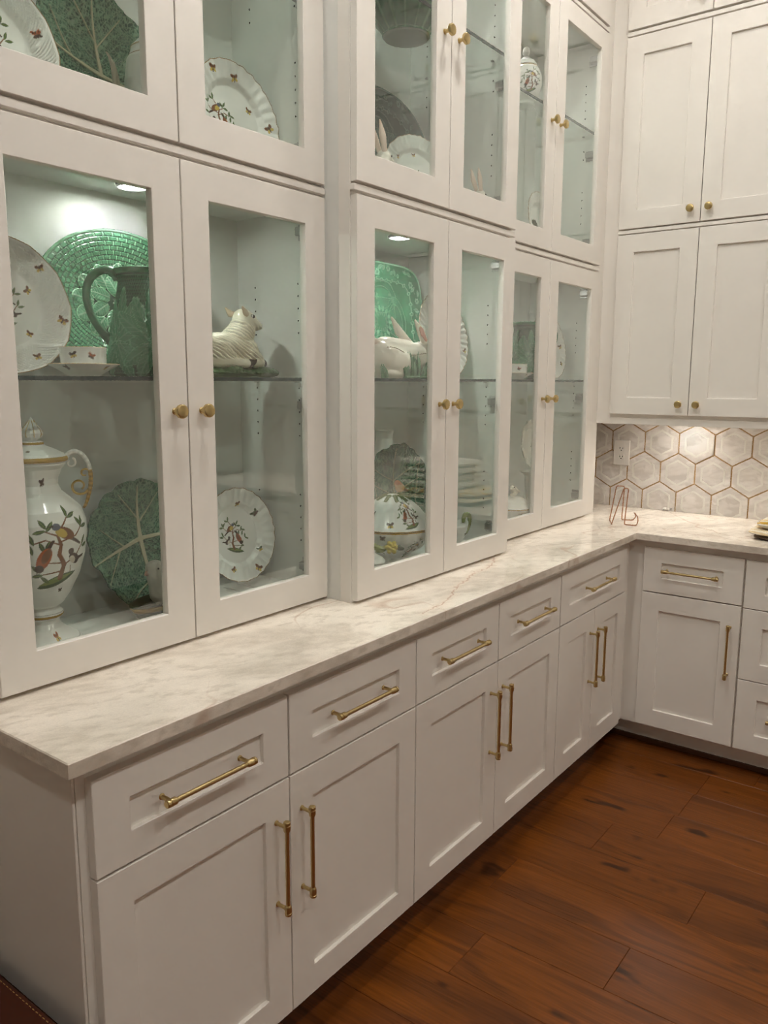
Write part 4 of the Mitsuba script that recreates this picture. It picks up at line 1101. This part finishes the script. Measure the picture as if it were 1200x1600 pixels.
# dove on its gilt-edged dish
t = thing('dove_box', 'grey-white dove on a dark green and gilt dish, before the cabbage leaf dish', 'figurine')
DX, DY, z = .205, .508, FL
m = blob([(((DX, DY + .032, z + .066), (.036, .050, .040)), ((DX, DY + .012, z + .090), (.029, .030, .032))), (((DX, DY + .006, z + .095), (.027, .027, .028)), ((DX, DY - .004, z + .124), (.023, .023, .021))),
          (((DX, DY - .016, z + .120), (.013, .012, .012)), ((DX, DY - .029, z + .115), (.004, .005, .004))), (((DX, DY + .05, z + .06), (.025, .03, .022)), ((DX, DY + .10, z + .062), (.018, .02, .010)))], .0045, 8)
m = displace(m, lambda v: .0006 * np.sin(v[:, 1] * 500 + v[:, 2] * 350) * (v[:, 2] < z + .095))
figure(t, 'body', m, lambda v: np.where(((v[:, 1] < DY - .0285))[:, None], lin(190, 150, 130), lin(204, 200, 190)))
w = blob([(((DX + .026, DY + .02, z + .075), (.008, .022, .02)), ((DX + .022, DY + .085, z + .07), (.006, .02, .010)))], .004, 6)
w = displace(w, lambda v: .0009 * np.sin(v[:, 2] * 700 + v[:, 1] * 120))
figure(t, 'wing', w, lin(192, 188, 178))
figure(t, 'eye', ball((DX + .0195, DY - .010, z + .128), .003, 1), lin(20, 16, 14))
k = thing('oval_dish', 'dark green boat-shaped dish with gilt rim, under the white dove', 'dish')
m, a, s = lathe([(0, z), (.05, z), (.056, z + .004), (.07, z + .022), (.082, z + .036), (.084, z + .043), (.078, z + .045), (.06, z + .030), (.04, z + .024), (0, z + .022)], 120, .003)
v = np.array(m.vertices); v[:, 0] *= .62; v[:, 2] += .006 * np.cos(a) ** 2 * (v[:, 2] > z + .02)
c = lin(54, 66, 46) * (.6 + .8 * meshkit.fbm(v * 40, 3)[:, None])
gb = (smooth01((s - .088) / .004) * smooth01((.106 - s) / .004))[:, None]
c = c * (1 - gb) + GOLD * .8 * gb
part(k, 'body', trimesh.Trimesh(v + (DX, DY + .012, 0), m.faces, process=False), 'glaze', True, color=c)
orn = [ball((DX + .049 + .002 * math.cos(i), DY + .045 + .008 * math.sin(i * 2.1), z + .022 + .008 * math.cos(i * 1.7)), .0045, 1) for i in range(9)]
part(k, 'ornament', cat_(orn), 'gilt', smooth=True, label='gilt moulded ornament')

# lidded soup tureen with a bird finial
t = thing('soup_tureen', 'white lidded tureen with gilt rim, bird finial and yellow rose, in the middle cabinet', 'tureen')
TX, TY, z = .262, 1.362, FL
ca = math.atan2(CAM[1] - TY, CAM[0] - TX)
flute = lambda a, zz: .0012 * np.cos(a * 22)
pot(t, 'bowl', [(0, z), (.055, z), (.058, z + .008), (.05, z + .018), (.06, z + .03), (.095, z + .05), (.118, z + .075), (.128, z + .098), (.131, z + .108), (.128, z + .110), (.12, z + .10), (0, z + .06)], TX, TY,
    butterfly(.0, z + .094, .010, -.1, DKBROWN, GREY) + butterfly(-.02, z + .035, .006, 0, DKBROWN, GREY) + butterfly(-.10, z + .06, .008) + bird_motif(.12, z + .055, .035), 260, .0018, [(z + .1065, z + .112, GOLD)], ca - .25, relief=flute, r0=.13)
pot(t, 'lid', [(.126, z + .1105), (.130, z + .112), (.131, z + .115), (.124, z + .124), (.108, z + .142), (.085, z + .168), (.060, z + .190), (.035, z + .205), (.012, z + .212), (0, z + .213)], TX, TY,
    butterfly(.02, z + .132, .011, .1, DKBROWN, YEL) + butterfly(-.05, z + .16, .008, .3, DKBROWN, GREY) + bird_motif(.085, z + .165, .045), 260, .0016, [(z + .111, z + .1155, GOLD)], ca - .25, relief=flute, r0=.11)
fx, fy, fz = TX + .012, TY + .02, z + .212
bird = blob([(((fx, fy, fz + .018), (.013, .018, .014)), ((fx, fy - .014, fz + .034), (.010, .011, .010))), (((fx, fy + .012, fz + .014), (.008, .012, .007)), ((fx, fy + .036, fz + .006), (.005, .010, .003)))], .003, 6)
figure(t, 'bird_finial', bird, lambda v: np.where((v[:, 2] > fz + .030)[:, None], lin(176, 110, 76), np.where((v[:, 1] > fy + .012)[:, None], lin(110, 84, 62), lin(186, 148, 108))), label='painted orange bird finial')
lv = []
for i in range(9):
    a = i * 2 * math.pi / 9
    lv.append(blob([(((TX + .025 * math.cos(a), TY + .025 * math.sin(a), z + .209), (.008, .008, .004)), ((TX + .05 * math.cos(a), TY + .05 * math.sin(a), z + .196), (.006, .006, .004)))], .005, 3))
figure(t, 'finial_leaves', cat_(lv), lin(96, 108, 72), label='green modelled leaves round the finial')
hx = lambda a, r, zz: (TX + r * math.cos(ca + a), TY + r * math.sin(ca + a), z + zz)
hn = tube([hx(-.62, .125, .088), hx(-.52, .142, .083), hx(-.36, .15, .070), hx(-.22, .147, .066), hx(-.1, .138, .076), hx(.0, .128, .082)], [.006, .009, .012, .011, .007, .004], 12, 50)
figure(t, 'handle', hn, lambda v: lin(132, 138, 84) * (.6 + .7 * meshkit.fbm(v * 60, 2)[:, None]), label='green twig handle')
ro = []
rc = np.array(hx(-.02, .146, .072)); out = np.array([math.cos(ca), math.sin(ca), 0]); sd = np.array([-out[1], out[0], 0])
for ring, (n_, rr, dd) in enumerate(((6, .014, 0), (5, .0095, .004), (3, .0045, .008))):
    for i in range(n_):
        a = 2 * math.pi * i / n_ + ring * .5
        p = rc + out * dd + sd * rr * math.cos(a) + np.array([0, 0, rr * math.sin(a)])
        ro.append(ball(p, .0075 - .0012 * ring, 2))
figure(t, 'rose', cat_(ro), lambda v: lin(206, 186, 92) * (.75 + .4 * meshkit.fbm(v * 150, 2)[:, None]), label='yellow modelled rose')
lf = blob([((rc + sd * .022 + out * .001, (.005, .007, .009)), (rc + sd * .034 - [0, 0, .004], (.003, .004, .004)))], .003, 4)
figure(t, 'rose_leaf', lf, lin(70, 84, 66), label='dark green leaf')

# sauce boat, small white dish
t = thing('sauce_boat', 'white sauce boat with a curled green handle, at the bottom right of the middle cabinet', 'sauce boat')
SX, SY = .315, 1.640
m, a, s = lathe([(0, z), (.03, z), (.033, z + .005), (.026, z + .014), (.045, z + .035), (.058, z + .06), (.064, z + .085), (.062, z + .086), (.05, z + .055), (0, z + .03)], 90, .004)
v = np.array(m.vertices); up = smooth01((v[:, 2] - z - .03) / .05)
v[:, 0] *= .62; v[:, 2] += .014 * up * (np.cos(a - np.pi / 2) ** 2 - .5)
c = paint(np.column_stack([((a - .0 + np.pi) % (2 * np.pi) - np.pi) * .05, v[:, 2]]), WHITE, butterfly(.02, z + .05, .009, .2, DKBROWN, GREY) + bird_motif(.06, z + .04, .02))
part(t, 'body', trimesh.Trimesh(v + (SX, SY, 0), m.faces, process=False), 'glaze', True, color=c)
hn = tube([(SX, SY + .058, z + .082), (SX, SY + .07, z + .106), (SX, SY + .092, z + .102), (SX, SY + .098, z + .078), (SX, SY + .085, z + .05), (SX, SY + .055, z + .036)], [.006, .0085, .008, .006, .005, .004], 10, 40)
figure(t, 'handle', hn, lambda v: lin(120, 134, 84) * (.6 + .8 * meshkit.fbm(v * 60, 2)[:, None]), label='green curled handle')
t = thing('lidded_pot', 'small white lidded pot at the bottom left corner of the middle cabinet', 'pot')
px_, py_ = .335, 1.165
pot(t, 'body', [(0, z), (.03, z), (.034, z + .01), (.036, z + .036), (.033, z + .038), (0, z + .038)], px_, py_, [], 60, .004)
pot(t, 'lid', [(.036, z + .039), (.038, z + .042), (.030, z + .054), (.012, z + .064), (.008, z + .068), (.009, z + .074), (0, z + .078)], px_, py_, [], 60, .003)
lv = cat_([blob([(((px_ + .02, py_ + .05 + .012 * i, z + .01), (.008, .008, .008)), ((px_ + .03, py_ + .06 + .012 * i, z + .022), (.006, .008, .003)))], .004, 3) for i in range(3)])
t = thing('leaf_sprig', 'small dark green glazed leaf sprig beside the little lidded pot', 'ornament')
figure(t, 'leaves', lv, lin(66, 86, 66))

# figurines of the upper middle cabinet
def sitting_rabbit(label, x, y, z, s, face, lying=False):
    """face: +1 looks to +y, -1 to -y"""
    t = thing('rabbit_figurine', label, 'figurine')
    P = lambda a, b, c: (x + s * a, y + s * face * b, z + s * c)
    bones = [((P(0, -.35, .3), (.25 * s, .32 * s, .3 * s)), (P(0, .15, .38), (.2 * s, .2 * s, .26 * s))), ((P(0, .2, .5), .18 * s), (P(0, .32, .78), .15 * s)), ((P(0, .32, .8), .16 * s), (P(0, .55, .74), .085 * s)),
             ((P(.12, .22, .3), .1 * s), (P(.12, .32, .05), .06 * s)), ((P(-.12, .22, .3), .1 * s), (P(-.12, .32, .05), .06 * s)), ((P(.2, -.3, .16), (.1 * s, .25 * s, .15 * s)),), ((P(-.2, -.3, .16), (.1 * s, .25 * s, .15 * s)),)]
    m = blob(bones, .004, 8)
    figure(t, 'body', m, lin(232, 226, 216))
    for q in (-1, 1):
        ear = blob([((P(q * .07, .25, .92), (.05 * s, .07 * s, .06 * s)), (P(q * .11, .12, 1.2), (.05 * s, .11 * s, .10 * s))), ((P(q * .11, .12, 1.2), (.05 * s, .11 * s, .10 * s)), (P(q * .12, .02, 1.46), (.015 * s, .02 * s, .02 * s)))], .004, 5)
        figure(t, 'ear', ear, lin(220, 200, 186))
        figure(t, 'eye', ball(P(q * .145, .40, .82), .024 * s, 1), lin(20, 18, 18))
    return t
sitting_rabbit('white sitting rabbit figurine with an upright ear, at the left of the upper middle cabinet', .325, 1.185, UF, .128, 1)
sitting_rabbit('small white rabbit figurine behind the right pane of the upper middle cabinet', .335, 1.690, UF, .112, 1)

# green bowl on the upper middle glass shelf
t = thing('bowl', 'green leaf bowl on the glass shelf of the upper middle cabinet, seen from below', 'bowl')
m, a, s = lathe([(0, US), (.068, US), (.073, US + .006), (.07, US + .012), (.095, US + .04), (.125, US + .075), (.14, US + .1), (.136, US + .101), (.09, US + .045), (0, US + .02)], 140, .004)
v = np.array(m.vertices); r = np.hypot(v[:, 0], v[:, 1]); k_ = 1 + .05 * np.sin(a * 8) * smooth01((v[:, 2] - US - .02) / .06); v[:, :2] *= k_[:, None]
c = lin(60, 112, 84) * (.5 + 1.0 * meshkit.fbm(v * 35, 3)[:, None]) + lin(140, 170, 140) * .3 * (np.abs(np.sin(a * 8))[:, None] > .96)
c = np.where((v[:, 2] < US + .004)[:, None], lin(150, 158, 150), c)
part(t, 'body', trimesh.Trimesh(v + (.2, 1.50, 0), m.faces, process=False), 'glaze', True, color=c)

# small jug upper near cabinet
t = thing('small_jug', 'small white jug with a gilt line beside the upper cabbage leaf dish', 'jug')
jx, jy = .205, .565
ca = math.atan2(CAM[1] - jy, CAM[0] - jx)
pot(t, 'body', [(0, UF), (.05, UF), (.054, UF + .01), (.069, UF + .07), (.070, UF + .13), (.064, UF + .175), (.056, UF + .19), (.053, UF + .2), (.05, UF + .2), (0, UF + .19)], jx, jy, bird_motif(.02, UF + .085, .05) + butterfly(.01, UF + .19, .008, .2), 200, .002, [(UF + .1805, UF + .1840, lin(150, 110, 60))], ca, r0=.065)
pot(t, 'lid', [(.053, UF + .2005), (.054, UF + .203), (.042, UF + .216), (.015, UF + .226), (.008, UF + .23), (.010, UF + .24), (0, UF + .246)], jx, jy, butterfly(.01, UF + .21, .008, .2), 100, .002, [(UF + .2005, UF + .2032, GOLD)], ca)

# upper corner cabinet
t = thing('covered_pot', 'white covered pot with painted birds on the upper shelf nearest the corner', 'pot')
qx, qy, qz = .2, 2.268, US
ca = math.atan2(CAM[1] - qy, CAM[0] - qx)
pot(t, 'body', [(0, qz), (.035, qz), (.038, qz + .006), (.034, qz + .016), (.05, qz + .04), (.0605, qz + .075), (.060, qz + .105), (.05, qz + .13), (.042, qz + .14), (.04, qz + .14), (0, qz + .13)], qx, qy, bird_motif(.02, qz + .08, .045), 130, .0024, [(qz + .137, qz + .142, GOLD)], ca, r0=.06)
pot(t, 'lid', [(.042, qz + .1405), (.044, qz + .143), (.034, qz + .158), (.014, qz + .172), (.009, qz + .178), (.014, qz + .19), (.012, qz + .204), (0, qz + .212)], qx, qy, [], 80, .003)
for s in (-1, 1):
    h_ = tube([(qx, qy + s * .055, qz + .11), (qx, qy + s * .075, qz + .118), (qx, qy + s * .08, qz + .095), (qx, qy + s * .06, qz + .07)], .0035, 8)
    figure(t, 'handle', h_, WHITE)
t = thing('tea_bowl', 'small plain white bowl on the upper corner glass shelf, right of the covered pot', 'bowl')
pot(t, 'body', [(0, US), (.022, US), (.024, US + .006), (.036, US + .03), (.041, US + .048), (.039, US + .0485), (.03, US + .02), (0, US + .01)], .215, 2.395, [], 60, .004)
t = thing('bird_figurine', 'brown and green bird figurine at the left of the white plate, upper corner cabinet', 'figurine')
bx, by, bz = .255, 2.335, UF
m = blob([(((bx, by, bz + .05), (.022, .03, .028)), ((bx, by + .012, bz + .085), (.017, .018, .02))), (((bx, by + .015, bz + .095), (.015, .016, .015)), ((bx, by + .035, bz + .092), .004)), (((bx, by - .02, bz + .045), (.012, .014, .01)), ((bx, by - .07, bz + .10), (.006, .012, .006)))], .004, 6)
figure(t, 'body', m, lambda v: np.where((v[:, 2] > bz + .08)[:, None], lin(90, 96, 70), lin(178, 136, 118)) * (.7 + .5 * meshkit.fbm(v * 80, 2)[:, None]))
m = blob([(((bx, by - .01, bz + .012), (.03, .035, .014)), ((bx, by + .01, bz + .02), (.022, .025, .012)))], .005, 5)
v = np.array(m.vertices); v[:, 2] = np.maximum(v[:, 2], bz); figure(t, 'base', trimesh.Trimesh(v, m.faces, process=False), lin(110, 92, 70))

# lower corner cabinet floor
RS = .112
def shell(x, th, R): return .0035 * np.cos(th * 9) * smooth01((x - .5) / .3) + .0012 * np.cos(th * 54) * smooth01((x - .6) / .2)
porcelain_plate('white pierced-rim dish standing in the lower corner cabinet', RS, (.19, 2.46, FL + .185, RS, .12, .15), bird_motif(.02, .0, .03), shell, 9, .03, nr=70, nth=320, gold=False)
labels['dish_riser'] = {'label': 'white block riser under the pierced-rim dish', 'category': 'riser'}
scene['dish_riser'] = ply(lathe([(0, FL), (.05, FL), (.052, FL + .01), (.03, FL + .03), (.022, FL + .10), (.03, FL + .165), (.055, FL + .183), (0, FL + .184)], 40, .006)[0].apply_translation((.185, 2.462, 0)), 'plastic', True)
cabbage('green leaf plate at the left edge of the lower corner cabinet', .10, (.085, 2.23, FL, .10, .12), 15, [(0, -.09, 0, .09, .002, .001)] + [(0, q_, s * .07, q_ + .05, .0012, .0006) for q_ in (-.05, -.01, .03) for s in (-1, 1)], tone=.8, nr=50, nth=240, cell=.009)
t = thing('white_bird', 'little white bird figurine on the bowl in the lower corner cabinet', 'figurine')
wx, wy, wz = .245, 2.185, FL + .112
m = blob([(((wx, wy + .012, wz + .018), (.013, .02, .014)), ((wx, wy - .010, wz + .034), (.010, .011, .010))), (((wx, wy + .02, wz + .02), .008), ((wx, wy + .052, wz + .014), .004)), (((wx, wy - .012, wz + .034), .006), ((wx, wy - .026, wz + .031), .002)), (((wx, wy, wz + .006), (.012, .016, .007)),)], .003, 5)
figure(t, 'body', m, lin(226, 220, 208)); figure(t, 'eye', ball((wx + .0095, wy - .013, wz + .037), .002, 1), lin(20, 18, 18))
t = thing('white_tureen', 'low white covered bowl with a gilt knop, bottom of the lower corner cabinet', 'bowl')
pot(t, 'body', [(0, FL), (.045, FL), (.05, FL + .008), (.07, FL + .03), (.078, FL + .06), (.076, FL + .062), (0, FL + .055)], .225, 2.215, butterfly(.03, FL + .04, .008), 90, .004, [(FL + .058, FL + .063, GOLD)], -1, r0=.075)
pot(t, 'lid', [(.078, FL + .0625), (.078, FL + .066), (.06, FL + .09), (.03, FL + .106), (0, FL + .112)], .225, 2.215, [], 90, .004, [], -1)

# ---------------------------------------------------------------- on the worktop
ZW = .914
def wire(p, n=None, curved=False):
    return tube(p, .0021, 8, n, curved)
def rounded(pts, r=.008, n=5):
    pts = [np.array(p, float) for p in pts]; out = [pts[0]]
    for a, b, c in zip(pts[:-2], pts[1:-1], pts[2:]):
        d0, d1 = (a - b) / np.linalg.norm(a - b), (c - b) / np.linalg.norm(c - b)
        rr = min(r, np.linalg.norm(a - b) * .45, np.linalg.norm(c - b) * .45)
        s, e = b + d0 * rr, b + d1 * rr
        for i in range(n + 1):
            q = i / n; out.append((1 - q) ** 2 * s + 2 * q * (1 - q) * b + q * q * e)
    return out + [pts[-1]]
t = thing('plate_stand', 'rose gold wire plate stand, empty, on the worktop in the corner', 'plate stand')
near = [(.494, 2.591, ZW + .0018), (.5345, 2.605, ZW + .155), (.5520, 2.611, ZW + .155), (.539, 2.617, ZW + .0018), (.589, 2.620, ZW + .0018), (.594, 2.624, ZW + .020), (.586, 2.640, ZW + .036)]
far = [(.445, 2.693, ZW + .0018), (.463, 2.708, ZW + .149), (.494, 2.720, ZW + .149), (.486, 2.7256, ZW + .0018), (.530, 2.742, ZW + .0018), (.542, 2.745, ZW + .020), (.534, 2.742, ZW + .036)]
loop = [np.array(p) for p in near + far[::-1]]
part(t, 'easel_frame', wire(rounded(loop + [loop[0] + np.array([0.0006, 0, 0])], .007)), 'rose_gold', smooth=True)

t = thing('trinket', 'tiny white and silver two-bead trinket on the worktop against the tiles', 'trinket')
part(t, 'bead', ball((.549, 3.094, ZW + .009), .009), 'plastic', smooth=True)
part(t, 'bead', ball((.566, 3.092, ZW + .0075), .0075), 'plastic', smooth=True)
part(t, 'dot', ball((.5505, 3.0858, ZW + .0085), .0022, 1), 'dark', smooth=True); part(t, 'dot', ball((.567, 3.0855, ZW + .007), .002, 1), 'dark', smooth=True)
part(t, 'pin', tube([(.552, 3.095, ZW + .009), (.582, 3.098, ZW + .012)], .0022, 8, curved=False), 'chrome', smooth=True)

def folded(label, x0, x1, y0, y1, z0, z1, seed, col, wave=.004, ex=6.0):
    nu, nv = 150, 36
    a = np.arange(nu) / nu * 2 * np.pi
    b = np.linspace(-np.pi / 2, np.pi / 2, nv)
    A, Bb = np.meshgrid(a, b, indexing='ij')
    sp = lambda w, m: np.sign(w) * np.abs(w) ** m
    k = 2 / ex
    X = sp(np.cos(A), k) * sp(np.cos(Bb), .45); Y = sp(np.sin(A), k) * sp(np.cos(Bb), .45); Z = sp(np.sin(Bb), .75)
    V = np.stack([(x0 + x1) / 2 + X * (x1 - x0) / 2, (y0 + y1) / 2 + Y * (y1 - y0) / 2, (z0 + z1) / 2 + Z * (z1 - z0) / 2], -1).reshape(-1, 3)
    n = meshkit.fbm(V * [9, 9, 5], 3, seed) - .5
    n2 = meshkit.fbm(V * [9, 9, 120], 2, seed + 5) - .5
    edge = (np.abs(Z.ravel()) < .97)
    ctr = np.array([(x0 + x1) / 2, (y0 + y1) / 2, 0])
    dirv = V - ctr; dirv[:, 2] = 0; dirv /= np.linalg.norm(dirv, axis=1, keepdims=True) + 1e-9
    lay = np.cos(Z.ravel() * np.pi * 3)
    V += dirv * ((wave * 2.4 * n + .003 * lay + .004 * n2) * edge)[:, None]
    V[:, 2] += wave * 2 * n * (Z.ravel() > 0)
    V[:, 2] = np.clip(V[:, 2], z0 + .0003, z1 - .0003)
    i, j = np.meshgrid(np.arange(nu), np.arange(nv - 1), indexing='ij')
    P_, Q_ = i * nv + j, ((i + 1) % nu) * nv + j
    F = np.stack([np.stack([P_, Q_, Q_ + 1], -1), np.stack([P_, Q_ + 1, P_ + 1], -1)], 2).reshape(-1, 3)
    c = col(V) if callable(col) else np.broadcast_to(col, (len(V), 3))
    return single('folded_cloth', trimesh.Trimesh(V, F, process=False), 'cloth', label, 'cloth', smooth=True, color=c)
def stripes(v):
    s = (v[:, 0] * .55 + v[:, 1] * .85 + v[:, 2] * .9) / .040 % 1
    c = np.broadcast_to(lin(206, 200, 184), v.shape).copy()
    c[s < .42] = lin(188, 150, 66); c[(s > .52) & (s < .60)] = lin(190, 184, 160)
    return c
folded('dark grey-brown folded cloth under the yellow striped one, at the right edge', 1.035, 1.50, 2.60, 2.93, ZW, ZW + .016, 3, lin(120, 106, 94), .002)
folded('white folded cloth hanging forward under the yellow striped roll, right edge', 1.018, 1.50, 2.59, 2.95, ZW + .016, ZW + .032, 4, lambda v: stripes(v) * .5 + lin(206, 200, 184) * .5, .004)
folded('yellow and white striped folded cloth at the right edge of the photo, on the worktop', 1.035, 1.50, 2.64, 2.95, ZW + .032, ZW + .068, 5, stripes, .005)
for k, (h0, h1) in enumerate(((.068, .105), (.105, .14), (.14, .172), (.172, .205))):
    folded(('lowest', 'second', 'third', 'topmost')[k] + ' white folded cloth in the stack behind the yellow striped one', 1.13 + .008 * (k % 2), 1.52, 2.645, 2.93, ZW + h0, ZW + h1, 8 + k, lin(226, 220, 208), .006)
    labels[[q for q in labels if q.startswith('folded_cloth')][-1]]['group'] = 'white cloths of the stack'
